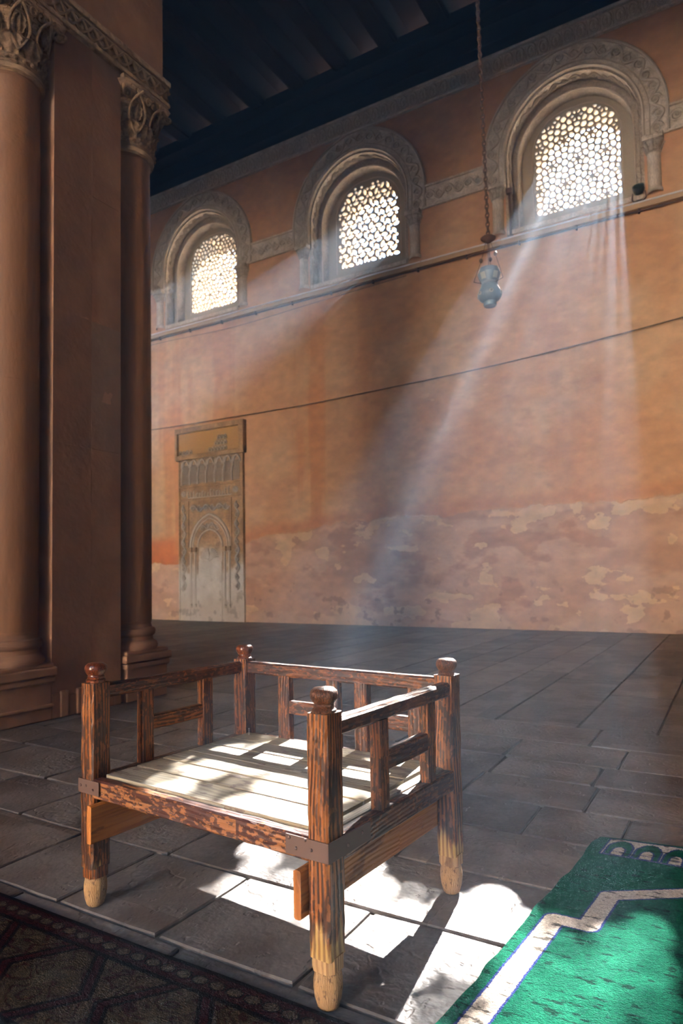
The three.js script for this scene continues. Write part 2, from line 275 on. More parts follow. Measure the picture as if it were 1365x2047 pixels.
// ------------------------------------------------------------------ the setting: back wall with three pierced windows
function wallLayer(z0, z1, hole) { const s = outline([[-20, 0], [6, 0], [6, 10.9], [-20, 10.9]]); for (const c of WX) s.holes.push(outline(hole(c), THREE.Path)); return slab(s, z0, z1); }
struct('wall_back', [
  wallLayer(-11.72, WALLZ, (c) => arch(c, 1.1, 6.92, 8.3, 9.45)),
  wallLayer(-12.75, -11.72, (c) => arch(c, 1.2, 6.8, 8.3, 9.6)),
], wallPlaster);

// pierced stucco grilles: each hole is a cell of a star lattice, shrunk by half a bar and rounded
function clip(poly, a, b, c) { // keep a x + b y <= c
  const out = []; for (let i = 0; i < poly.length; i++) { const p = poly[i], q = poly[(i + 1) % poly.length], dp = a * p[0] + b * p[1] - c, dq = a * q[0] + b * q[1] - c; if (dp <= 0) out.push(p); if ((dp < 0 && dq > 0) || (dp > 0 && dq < 0)) { const t = dp / (dp - dq); out.push([mix(p[0], q[0], t), mix(p[1], q[1], t)]); } } return out;
}
const area = (p) => { let s = 0; for (let i = 0; i < p.length; i++) { const q = p[(i + 1) % p.length]; s += p[i][0] * q[1] - q[0] * p[i][1]; } return s / 2; };
function rounded(p, n = 2) { for (let k = 0; k < n; k++) { const o = []; for (let i = 0; i < p.length; i++) { const a = p[i], b = p[(i + 1) % p.length]; o.push([mix(a[0], b[0], 0.25), mix(a[1], b[1], 0.25)], [mix(a[0], b[0], 0.75), mix(a[1], b[1], 0.75)]); } p = o; } return p; }
const GW = 0.72, GY0 = 7.35, GYS = 8.5, GYA = 9.1;
function inArch(poly, edge) { const o = arch(0, GW - edge, GY0 + edge, GYS, GYA - edge, 12); for (let i = 0; i < o.length; i++) { const p = o[i], q = o[(i + 1) % o.length], a = -(q[1] - p[1]), b = q[0] - p[0]; poly = clip(poly, a, b, a * p[0] + b * p[1]); if (poly.length < 3) return []; } return poly; }
function cellHoles(seeds, bar) {
  const out = [];
  for (const s of seeds) {
    if (Math.abs(s[0]) > GW + 0.1 || s[1] < GY0 - 0.1 || s[1] > GYA + 0.1) continue;
    let p = [[s[0] - 0.13, s[1] - 0.13], [s[0] + 0.13, s[1] - 0.13], [s[0] + 0.13, s[1] + 0.13], [s[0] - 0.13, s[1] + 0.13]];
    for (const q of seeds) { const dx = q[0] - s[0], dy = q[1] - s[1], d = Math.hypot(dx, dy); if (d < 1e-6 || d > 0.4) continue; p = clip(p, dx / d, dy / d, (dx * s[0] + dy * s[1]) / d + d / 2 - bar / 2); if (p.length < 3) break; }
    if (p.length >= 3) p = inArch(p, 0.004);
    if (p.length >= 3 && Math.abs(area(p)) > 0.0007) out.push(rounded(p));
  }
  return out;
}
function starSeeds(a) { // stars of small openings ringed by larger ones on a triangular lattice
  const S = []; for (let i = -5; i <= 5; i++) for (let j = -5; j <= 5; j++) {
    const x = (i + j / 2) * a + 0.03, y = 8.2 + j * a * 0.866;
    for (let k = 0; k < 6; k++) { const t = (k * Math.PI) / 3; S.push([x + 0.062 * Math.cos(t), y + 0.062 * Math.sin(t)], [x + 0.147 * Math.cos(t + 0.52), y + 0.147 * Math.sin(t + 0.52)]); }
    for (let k = 0; k < 3; k++) { const t = (k * Math.PI) / 3; S.push([x + (a / 2) * Math.cos(t), y + (a / 2) * Math.sin(t)]); }
    for (const t of [0.5236, 1.5708]) S.push([x + (a / 1.732) * Math.cos(t), y + (a / 1.732) * Math.sin(t)]);
  } return S;
}
function rosetteSeeds() { // round flowers of ten petals
  const S = [], C = []; for (let i = -3; i <= 3; i++) for (let j = -4; j <= 4; j++) C.push([(i + (j & 1) / 2) * 0.66 - 0.02, 8.12 + j * 0.41]);
  for (const [x, y] of C) { S.push([x, y]); for (let k = 0; k < 10; k++) { const t = (k * Math.PI) / 5 + 0.31; S.push([x + 0.135 * Math.cos(t), y + 0.145 * Math.sin(t)]); } }
  for (let i = -12; i <= 12; i++) for (let j = -12; j <= 12; j++) { const x = i * 0.094 + (j & 1) * 0.047, y = 8.12 + j * 0.082; if (C.every((c) => Math.hypot(c[0] - x, c[1] - y) > 0.215)) S.push([x, y]); }
  return S;
}
function kidneyHoles() { // curved, bean-shaped openings set in threes
  const out = [], a = 0.262, ring = (x, y, r, n = 10) => { let p = []; for (let i = 0; i < n; i++) p.push([x + r * Math.cos((i * 6.2832) / n), y + r * Math.sin((i * 6.2832) / n)]); return p; };
  const fits = (p) => { const q = inArch(p, 0.006); return q.length >= 3 && Math.abs(area(q)) > 0.985 * Math.abs(area(p)); };
  const put = (p, alt) => { if (fits(p)) out.push(p); else if (alt && fits(alt)) out.push(alt); };
  for (let i = -6; i <= 6; i++) for (let j = -6; j <= 6; j++) {
    const x = (i + j / 2) * a, y = 8.2 + j * a * 0.866;
    for (let k = 0; k < 3; k++) {
      const t0 = (k * 2 * Math.PI) / 3 + ((i + j) & 1 ? 0.3 : -0.4), p = []; for (let n = 0; n <= 6; n++) { const t = t0 - 0.78 + (1.56 * n) / 6; p.push([x + 0.112 * Math.cos(t), y + 0.112 * Math.sin(t)]); } for (let n = 6; n >= 0; n--) { const t = t0 - 0.6 + (1.2 * n) / 6; p.push([x + 0.043 * Math.cos(t), y + 0.043 * Math.sin(t)]); }
      put(rounded(p, 1), ring(x + 0.075 * Math.cos(t0), y + 0.075 * Math.sin(t0), 0.03));
    }
    for (const t of [0.5236, 1.5708]) put(ring(x + (a / 1.732) * Math.cos(t), y + (a / 1.732) * Math.sin(t), 0.031));
  } return out;
}
const grilleHoles = [cellHoles(starSeeds(0.45), 0.03), kidneyHoles(), cellHoles(rosetteSeeds(), 0.026)];

// carved stucco round the windows
const archivoltOuter = arch(0, 1.52, 7.86, 8.28, 9.92, 26), archivoltInner = arch(0, 1.11, 7.86, 8.3, 9.46, 26);
function archivoltShape() { const s = new THREE.Shape(); archivoltOuter.forEach(([x, y], i) => (i ? s.lineTo(x, y) : s.moveTo(x, y))); [...archivoltInner].reverse().forEach(([x, y]) => s.lineTo(x, y)); s.closePath(); return s; }
const mid = archivoltOuter.map((p, i) => [(p[0] + archivoltInner[i][0]) / 2, (p[1] + archivoltInner[i][1]) / 2]);
const archLine = (pts, z, r, rad = 6) => tube(pts.map(([x, y]) => V(x, y, z)), r, 60, rad);
const archivoltGeo = [slab(archivoltShape(), 0, 0.025), archLine(arch(0, 1.495, 7.88, 8.28, 9.895, 26), 0.04, 0.024), archLine(arch(0, 1.135, 7.88, 8.3, 9.485, 26), 0.035, 0.02), archLine(arch(0, 1.225, 7.88, 8.3, 9.575, 26), 0.03, 0.012)];
const wk = walk(mid, 0.05), vineGeo = mergeGeometries(vine((s, t, h) => { const p = wk.at(s); return V(p.x + p.nx * t * 0.145 + p.nx * 0.03, p.y + p.ny * t * 0.145 + p.ny * 0.03, 0.025 + h); }, wk.total, 0.46, 0.145, 0.025, 0.018).map((g) => (g.index ? g.toNonIndexed() : g)));
const innerBand = [archLine(arch(0, 1.085, 6.98, 8.3, 9.435, 26), -0.02, 0.012), archLine(arch(0, 0.965, 7.0, 8.3, 9.285, 26), -0.25, 0.013), archLine(arch(0, 0.75, 7.32, 8.49, 9.135, 26), -0.485, 0.01)];
// cusped hangings inside the soffit of the first recess
function colonnette() {
  const shaft = move(lathe([[0.118, 0], [0.118, 0.06], [0.1, 0.09], [0.1, 0.62], [0.104, 0.64]], 16), 0, 6.94, 0);
  const cap = [move(lathe([[0.1, 0], [0.118, 0.012], [0.104, 0.03], [0.108, 0.08], [0.145, 0.17], [0.15, 0.19]], 16), 0, 7.58, 0), rbox(-0.155, 0.155, 7.765, 7.855, -0.14, 0.14, 0.012)];
  for (let k = 0; k < 8; k++) { const a = (k * Math.PI) / 4; cap.push(tube([V(Math.cos(a) * 0.1, 7.6, Math.sin(a) * 0.1), V(Math.cos(a) * 0.122, 7.68, Math.sin(a) * 0.122), V(Math.cos(a) * 0.165, 7.745, Math.sin(a) * 0.165), V(Math.cos(a) * 0.15, 7.72, Math.sin(a) * 0.15)], 0.02, 6, 5)); }
  return [shaft, mergeGeometries(cap.map((g) => (g.index ? g.toNonIndexed() : g)))];
}
const [shaftGeo, colCapGeo] = colonnette();
const wk2 = walk(arch(0, 1.075, 6.95, 8.3, 9.42, 26), 0.05), soffitVine = mergeGeometries(vine((s, t, h) => { const p = wk2.at(s); return V(p.x - p.nx * h, p.y - p.ny * h, -0.13 + t * 0.1); }, wk2.total, 0.34, 0.1, 0.017, 0.012).map((g) => (g.index ? g.toNonIndexed() : g)));
const holed = (o, h) => { const s = outline(o); s.holes.push(outline(h, THREE.Path)); return s; };
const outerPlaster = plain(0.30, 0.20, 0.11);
const ringGeo = slab(holed(arch(0, 1.12, 6.9, 8.3, 9.47, 26), arch(0, 1.075, 6.945, 8.3, 9.42, 26)), -0.26, 0.004);
const recessGeo = slab(holed(arch(0, 1.2, 6.8, 8.3, 9.6, 26), arch(0, 0.95, 6.98, 8.3, 9.27, 26)), -0.49, -0.258);
const revealGeo = slab(holed(arch(0, 1.2, 6.8, 8.3, 9.6, 26), arch(0, 0.78, 7.3, 8.5, 9.17, 26)), -1.29, -0.545);
WX.forEach((c, i) => {
  const w = group('window_' + (i + 1), c, 0, WALLZ); w.userData.kind = 'structure';
  const av = obj('archivolt', archivoltGeo, stucco, w); obj('carved_vine', vineGeo, stucco, av);
  obj('recess_moulding', innerBand, stucco, w);
  const s = outline(arch(0, 0.97, 6.97, 8.3, 9.29)); for (const h of grilleHoles[i]) s.holes.push(outline(h, THREE.Path));
  obj('pierced_grille', slab(s, -0.545, -0.485), grilleStucco, w);
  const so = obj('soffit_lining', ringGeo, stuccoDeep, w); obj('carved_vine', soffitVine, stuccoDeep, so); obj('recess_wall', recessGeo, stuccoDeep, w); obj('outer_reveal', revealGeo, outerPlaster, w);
  obj('window_sill', [rbox(-1.09, 1.09, 6.9, 6.99, -0.27, 0.03, 0.015)], stucco, w);
  for (const sx of [-1.262, 1.262]) { const k = obj('colonnette', shaftGeo.clone().translate(sx, 0, 0), stucco, w); obj('capital', colCapGeo.clone().translate(sx, 0, 0), stuccoCarved, k); }
});
// frieze between the windows, and the carved cornice under the roof
const friezeRuns = [[-12.9, WX[2] - 1.5], [WX[2] + 1.5, WX[1] - 1.5], [WX[1] + 1.5, WX[0] - 1.5], [WX[0] + 1.5, 1.2]];
for (const [a, b] of friezeRuns) {
  const t = group('trim_1', 0, 0, WALLZ); t.userData.kind = 'structure';
  obj('frieze_band', [box(a, b, 7.86, 8.28, 0, 0.02), rbox(a, b, 8.25, 8.295, 0, 0.06, 0.015), rbox(a, b, 7.85, 7.89, 0, 0.055, 0.015)], stucco, t);
  obj('carved_vine', vine((s, k, h) => V(a + s, 8.07 + k * 0.15, 0.02 + h), b - a, 0.44, 0.15, 0.025, 0.018), stucco, t);
}
{
  const t = group('trim_2', 0, 0, WALLZ); t.userData.kind = 'structure';
  obj('cornice_band', [box(-14, 2, 9.87, 10.24, 0, 0.02), rbox(-14, 2, 9.85, 9.9, 0, 0.075, 0.02), rbox(-14, 2, 10.2, 10.26, 0, 0.085, 0.02)], stucco, t);
  const loops = []; for (let i = 0, x = -13.8; x < 1.8; i++, x += 0.205) {
    const ring = []; for (let k = 0; k < 10; k++) { const a = (k * Math.PI) / 5; ring.push(V(x + 0.072 * Math.cos(a), 10.05 + 0.125 * Math.sin(a), 0.035)); } loops.push(tube(ring, 0.023, 20, 5, true));
    const bud = new THREE.SphereGeometry(0.03, 7, 5); bud.scale(0.8, 2.2, 0.7); bud.translate(x, 10.05, 0.035); loops.push(bud);
    loops.push(tube([V(x + 0.1025, 9.93, 0.03), V(x + 0.1025, 10.17, 0.03)], 0.016, 2, 5));
  }
  obj('carved_leaf_row', loops, stucco, t);
}
// roof: boards, deep beams towards the wall, and a stepped wall plate
{
  const c = group('ceiling', 0, 0, 0); c.userData.kind = 'structure';
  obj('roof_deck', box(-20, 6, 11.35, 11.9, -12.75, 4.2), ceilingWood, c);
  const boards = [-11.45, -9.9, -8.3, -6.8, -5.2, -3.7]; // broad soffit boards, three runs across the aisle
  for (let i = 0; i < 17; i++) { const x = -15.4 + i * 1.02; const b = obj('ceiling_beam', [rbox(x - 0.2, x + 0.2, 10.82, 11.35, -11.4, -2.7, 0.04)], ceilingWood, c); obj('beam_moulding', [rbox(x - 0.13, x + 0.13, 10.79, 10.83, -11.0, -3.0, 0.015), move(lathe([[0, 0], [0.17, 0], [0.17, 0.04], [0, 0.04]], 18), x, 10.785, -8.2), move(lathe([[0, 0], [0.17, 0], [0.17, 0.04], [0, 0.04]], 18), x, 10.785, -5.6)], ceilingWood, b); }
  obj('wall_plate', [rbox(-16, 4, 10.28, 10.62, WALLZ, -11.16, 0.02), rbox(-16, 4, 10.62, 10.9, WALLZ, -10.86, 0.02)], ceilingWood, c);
}
struct('wall_left', box(-20.5, -20, 0, 11.9, -12.75, 4.2), pierPlaster);
struct('wall_right', box(6, 6.5, 0, 11.9, -12.75, 4.2), pierPlaster);

// arcades: the one whose pier stands at the left, and the one that opens on the courtyard behind the camera
const PX = [-19.45, -12.45, -5.45, 1.55];
function spandrel(z0, z1) {
  const s = new THREE.Shape(); s.moveTo(-20, 11.4); s.lineTo(-20, 5.427); s.lineTo(PX[0] + 1.2, 5.427);
  for (let i = 0; i < 3; i++) { for (const [x, y] of arch((PX[i] + PX[i + 1]) / 2, 2.3, 5.427, 6.3, 7.9)) s.lineTo(x, y); s.lineTo(PX[i + 1] + 1.2, 5.427); }
  for (const [x, y] of arch(PX[3] + 3.5, 2.3, 5.427, 6.3, 7.9)) if (x < 6) s.lineTo(x, y);
  s.lineTo(6, 11.4); s.closePath(); return slab(s, z0, z1);
}
const hiddenPier = (p, z0, z1) => box(Math.max(-20, p - 1.2), p + 1.2, 0, 5.427, z0, z1);
struct('wall_arcade', spandrel(-4.2, -2.68), pierPlaster);
for (const k of [0, 1, 3]) struct('arcade_support', hiddenPier(PX[k], -4.2, -2.68), pierPlaster);
struct('wall_courtyard', [spandrel(2.7, 4.2), ...PX.map((p) => hiddenPier(p, 2.7, 4.2))], pierPlaster);
struct('courtyard_floor', box(-11, 0.1, -0.3, -0.015, 4.2, 27), courtStone);
struct('added_court_sides', [box(-11.5, -11, 0, 11, 4.2, 27), box(0.1, 0.6, 0, 11, 4.2, 27)], courtSideDark);  // unseen dark walls, added to narrow the daylight reaching the back wall
struct('added_bounce_facade', box(-11.5, 0.6, -0.3, 12, 26, 27), courtPale);  // unseen facade, added close and pale to bounce sun into the aisle
struct('outer_ground', box(-20, 6, -0.3, -0.02, -20, -12.75), plain(0.2, 0.16, 0.12));

// floor: paving stones laid in long columns by the wall and in irregular courses in front
{
  const f = group('floor', 0, 0, 0); f.userData.kind = 'structure';
  obj('mortar_bed', box(-20, 6, -0.3, -0.012, -12.75, 4.2), groutMat, f);
  let count = 0;
  const paver = (x0, x1, z0, z1) => {
    const j = 0.0018, e = () => rr(0, 0.004), q = [[x0 + j + e(), z0 + j + e()], [x1 - j - e(), z0 + j + e()], [x1 - j - e(), z1 - j - e()], [x0 + j + e(), z1 - j - e()]], b = 0.004, ys = q.map(() => rr(-0.002, 0.0003)), cx = (x0 + x1) / 2, cz = (z0 + z1) / 2;
    const ou = rr(0, 5), ov = rr(0, 5), P = [], U = [], I = [], put = (x, y, z) => { P.push(x, y, z); U.push(x + ou, z + ov + y); return P.length / 3 - 1; };
    const n = z0 > -4.1 ? 4 : 2, rag = z0 > -4.1 ? 0.0032 : 0.0015, ring = []; // each side in short, slightly ragged lengths
    for (let i = 0; i < 4; i++) { const A = q[i], B = q[(i + 1) % 4], ya = ys[i], yb = ys[(i + 1) % 4]; for (let k = 0; k < n; k++) { const t = k / n, r = k ? rr(0, rag) : rr(0.002, 0.006); const x = mix(A[0], B[0], t), zz = mix(A[1], B[1], t); ring.push([x + Math.sign(cx - x) * r * (Math.abs(cx - x) > 0.3 * (x1 - x0) ? 1 : 0), zz + Math.sign(cz - zz) * r * (Math.abs(cz - zz) > 0.3 * (z1 - z0) ? 1 : 0), mix(ya, yb, t)]); } }
    const N = ring.length, inn = ring.map(([x, zz, y]) => [x + Math.sign(cx - x) * b, zz + Math.sign(cz - zz) * b, y]);
    const c0 = put(cx, (ys[0] + ys[1] + ys[2] + ys[3]) / 4, cz), t = inn.map(([x, zz, y]) => put(x, y, zz));
    for (let i = 0; i < N; i++) { const k = (i + 1) % N; I.push(c0, t[k], t[i]); for (const [A, B, da, db] of [[inn, ring, 0, -0.004], [ring, ring, -0.004, -0.03]]) { const a = put(A[i][0], A[i][2] + da, A[i][1]), c = put(A[k][0], A[k][2] + da, A[k][1]), d = put(B[k][0], B[k][2] + db, B[k][1]), g = put(B[i][0], B[i][2] + db, B[i][1]); I.push(a, c, d, a, d, g); } }
    const geo = new THREE.BufferGeometry(); geo.setAttribute('position', new THREE.Float32BufferAttribute(P, 3)); geo.setAttribute('uv', new THREE.Float32BufferAttribute(U, 2)); geo.setIndex(I); const h = geo.toNonIndexed(); h.computeVertexNormals();
    obj('paver', h, paverMats[Math.floor(rnd() * 4)], f); count++;
  };
  const cols = [1.1, 0.52, 0.02, -0.45, -0.915, -1.45, -1.826, -2.29]; while (cols[cols.length - 1] > -12.6) cols.push(cols[cols.length - 1] - rr(0.4, 0.58));
  for (let i = 0; i + 1 < cols.length; i++) { let z = -4.48; while (z > -11.44) { let n = z - rr(1.1, 2.7); if (n < -10.7) n = -11.45; paver(cols[i + 1], cols[i], n, z); z = n; } }
  const course = (z0, z1, a, b, xs) => { let x = xs; while (x < 1.1) { const n = x + rr(a, b); paver(x, n, z0, z1); x = n; } };
  course(-4.48, -4.04, 0.7, 1.15, -8.2);
  let z = -4.04; for (const d of [0.4, 0.33, 0.37, 0.36, 0.4, 0.38, 0.42, 0.4, 0.42, 0.5]) { course(z, z + d, 0.34, 0.8, z < -2.4 ? -4.9 : -3.9); z += d; }
}

// ------------------------------------------------------------------ the great pier at the left
{
  const p = group('arcade_pier', -5.45, 0, -3.44);
  tag(p, 'tall brown plastered pier at the left with carved capitals on its corner columns', 'pier');
  const X = 1.2, n0 = 0.34, n1 = -0.285, zf = 0.76, zb = -0.76, nx = 0.44; // front is +z
  const plan = new THREE.Shape([[-X, -zb], [-X, -zf], [X - nx, -zf], [X - nx, -n0], [X, -n0], [X, -n1], [X - nx, -n1], [X - nx, -zb]].map(([a, b]) => new THREE.Vector2(a, b)));
  const body = new THREE.ExtrudeGeometry(plan, { depth: 5.2, bevelEnabled: true, bevelThickness: 0.001, bevelSize: 0.012, bevelOffset: -0.012, bevelSegments: 2 }); body.rotateX(-Math.PI / 2);
  obj('pier_body', worldUV(body), pierPlaster, p);
  const foot = []; for (let k = 0; k < 9; k++) { const a = mix(n1, n0, k / 9), b = mix(n1, n0, (k + 1) / 9); foot.push(rbox(1.1, 1.2 + rr(0.004, 0.022), 0, rr(0.14, 0.2), a, b + 0.004, 0.012)); }
  obj('rough_footing', foot, pierPlaster, p);
  // carved band under the arch: a braid of three strands
  const band = obj('carved_band', [box(-X, X + 0.03, 5.2, 5.41, zb - 0.03, zf + 0.03), rbox(-X, X + 0.055, 5.37, 5.425, zb - 0.055, zf + 0.055, 0.015), rbox(-X, X + 0.05, 5.185, 5.225, zb - 0.05, zf + 0.05, 0.015)], capStucco, p);
  const braid = [], strand = (f, len) => { for (const ph of [0, 2.094, 4.189]) { const q = []; const n = Math.round(len * 26); for (let i = 0; i <= n; i++) { const s = (i / n) * len, a = (s / 0.3) * 6.2832 + ph; q.push(f(s, 0.058 * Math.sin(a), 0.012 + 0.012 * Math.cos(2 * a))); } braid.push(tube(q, 0.014, n * 2, 5)); } };
  strand((s, t, h) => V(X + 0.03 + h, 5.298 + t, zb - 0.03 + s), zf - zb + 0.06); strand((s, t, h) => V(-X + s, 5.298 + t, zf + 0.03 + h), 2 * X); strand((s, t, h) => V(-X + s, 5.298 + t, zb - 0.03 - h), 2 * X);
  obj('braid_carving', braid, capStucco, band);
  const leaf = (w, h, curl, nx2 = 6, ny = 8) => { // a curling lobed leaf, base at the origin, facing +z
    const g = new THREE.PlaneGeometry(1, 1, nx2, ny), q = g.attributes.position;
    for (let i = 0; i < q.count; i++) { const u = q.getX(i) * 2, v = q.getY(i) + 0.5, wd = w * 0.5 * (0.75 + 0.35 * Math.sin(v * 3.0)) * (1 - 0.55 * sst(0.6, 1, v)) * (1 + 0.12 * Math.cos(v * 20)); q.setXYZ(i, u * wd, v * h - curl * 0.8 * sst(0.75, 1, v), 0.012 + curl * v * v * 1.2 - curl * 0.25 * u * u * v + 0.012 * Math.cos(u * 6.3)); }
    g.computeVertexNormals(); return g;
  };
  for (const [zc, dz] of [[0.545, 1], [-0.535, -1]]) {
    const cx = 0.995, col = obj('column', move(lathe([[0.19, 0.6], [0.2, 0.64], [0.2, 2.4], [0.196, 4.0], [0.19, 4.58], [0.2, 4.6], [0.2, 4.63]], 40), cx, 0, zc), shaftPlaster, p);
    obj('column_base', [move(lathe([[0.24, 0.4], [0.25, 0.43], [0.24, 0.46], [0.212, 0.48], [0.208, 0.51], [0.226, 0.525], [0.232, 0.55], [0.222, 0.575], [0.2, 0.585], [0.192, 0.62]], 36), cx, 0, zc)], pierPlaster, col);
    const zo = zc + dz * 0.02;
    obj('plinth', [rbox(0.76, 1.215, 0, 0.27, zo - 0.22, zo + 0.22, 0.012), rbox(0.76, 1.235, 0.26, 0.31, zo - 0.24, zo + 0.24, 0.018), rbox(0.76, 1.245, 0.31, 0.375, zo - 0.25, zo + 0.25, 0.014), rbox(0.76, 1.225, 0.37, 0.405, zo - 0.23, zo + 0.23, 0.014), rbox(0.9, 1.228, 0.09, 0.115, zo - 0.23, zo + 0.23, 0.01)], pierPlaster, col);
    const cap = [];
    { const g = new THREE.CylinderGeometry(0.2, 0.2, 0.5, 40, 12, true), q = g.attributes.position; // the bell, turning square at the top
      for (let i = 0; i < q.count; i++) { const v = (q.getY(i) + 0.25) / 0.5, a = Math.atan2(q.getZ(i), q.getX(i)), rd = 0.2 + 0.02 * v + 0.075 * v * v * v, sq = rd * 1.0 / Math.max(Math.abs(Math.cos(a)), Math.abs(Math.sin(a))), r = mix(rd, Math.min(sq, rd * 1.32), sst(0.62, 1, v) * 0.8); q.setXYZ(i, r * Math.cos(a), q.getY(i), r * Math.sin(a)); }
      g.computeVertexNormals(); cap.push(g.translate(cx, 4.88, zc)); }
    cap.push(move(lathe([[0.195, 4.6], [0.222, 4.615], [0.228, 4.635], [0.222, 4.65], [0.21, 4.655], [0.232, 4.675], [0.236, 4.7], [0.226, 4.72], [0.2, 4.73]], 36), cx, 0, zc));
    cap.push(rbox(cx - 0.265, cx + 0.25, 5.12, 5.19, zc - 0.255, zc + 0.255, 0.02));
    obj('capital', cap, capStucco, col);
    const orn = [];
    for (let k = 0; k < 26; k++) { const a = (k / 26) * 6.2832, g = new THREE.SphereGeometry(0.016, 6, 4); g.scale(1, 1.1, 1); orn.push(g.translate(cx + 0.234 * Math.cos(a), 4.688, zc + 0.234 * Math.sin(a))); }
    for (let k = 0; k < 10; k++) { const a = (k / 10) * 6.2832, g = leaf(0.13, 0.17, 0.055); g.rotateY(Math.PI / 2 - a); orn.push(g.translate(cx + 0.2 * Math.cos(a), 4.725, zc + 0.2 * Math.sin(a))); }
    for (let k = 0; k < 8; k++) { const a = ((k + 0.5) / 8) * 6.2832; // tall looped stems with a palmette inside
      const P3 = (u, y, h) => { const v = (y - 4.63) / 0.5, r = 0.21 + 0.02 * v + 0.085 * v * v * v + h, t = a + u / r; return V(cx + r * Math.cos(t), y, zc + r * Math.sin(t)); };
      for (const s of [-1, 1]) { orn.push(tube([P3(0, 4.76, 0.012), P3(s * 0.045, 4.83, 0.014), P3(s * 0.07, 4.91, 0.016), P3(s * 0.055, 4.99, 0.02), P3(s * 0.015, 5.05, 0.024), P3(-s * 0.03, 5.09, 0.03)], 0.0115, 16, 5)); const cu = []; for (let i = 0; i <= 10; i++) { const b = (i / 10) * 8, q = 0.032 * (1 - 0.07 * i); cu.push(P3(s * (0.088 + q * Math.cos(b)), 5.04 + q * Math.sin(b), 0.022)); } orn.push(tube(cu, 0.009, 20, 5)); }
      const g = leaf(0.07, 0.13, 0.03, 4, 6); g.rotateY(Math.PI / 2 - a); const b = P3(0, 4.88, 0.004); orn.push(g.translate(b.x, b.y, b.z)); }
    for (const [sx, sz] of [[1, 1], [1, -1], [-1, 1], [-1, -1]]) { // corner volutes
      const cu = []; for (let i = 0; i <= 16; i++) { const b = 1.57 + (i / 16) * 9, q = 0.036 * (1 - 0.05 * i), d = 0.235 + q * Math.cos(b) * 1.1; cu.push(V(cx + sx * d, 5.06 + q * Math.sin(b), zc + sz * d)); } orn.push(tube(cu, 0.017, 30, 6)); }
    obj('leaf_carving', orn, capStucco, col);
  }
}

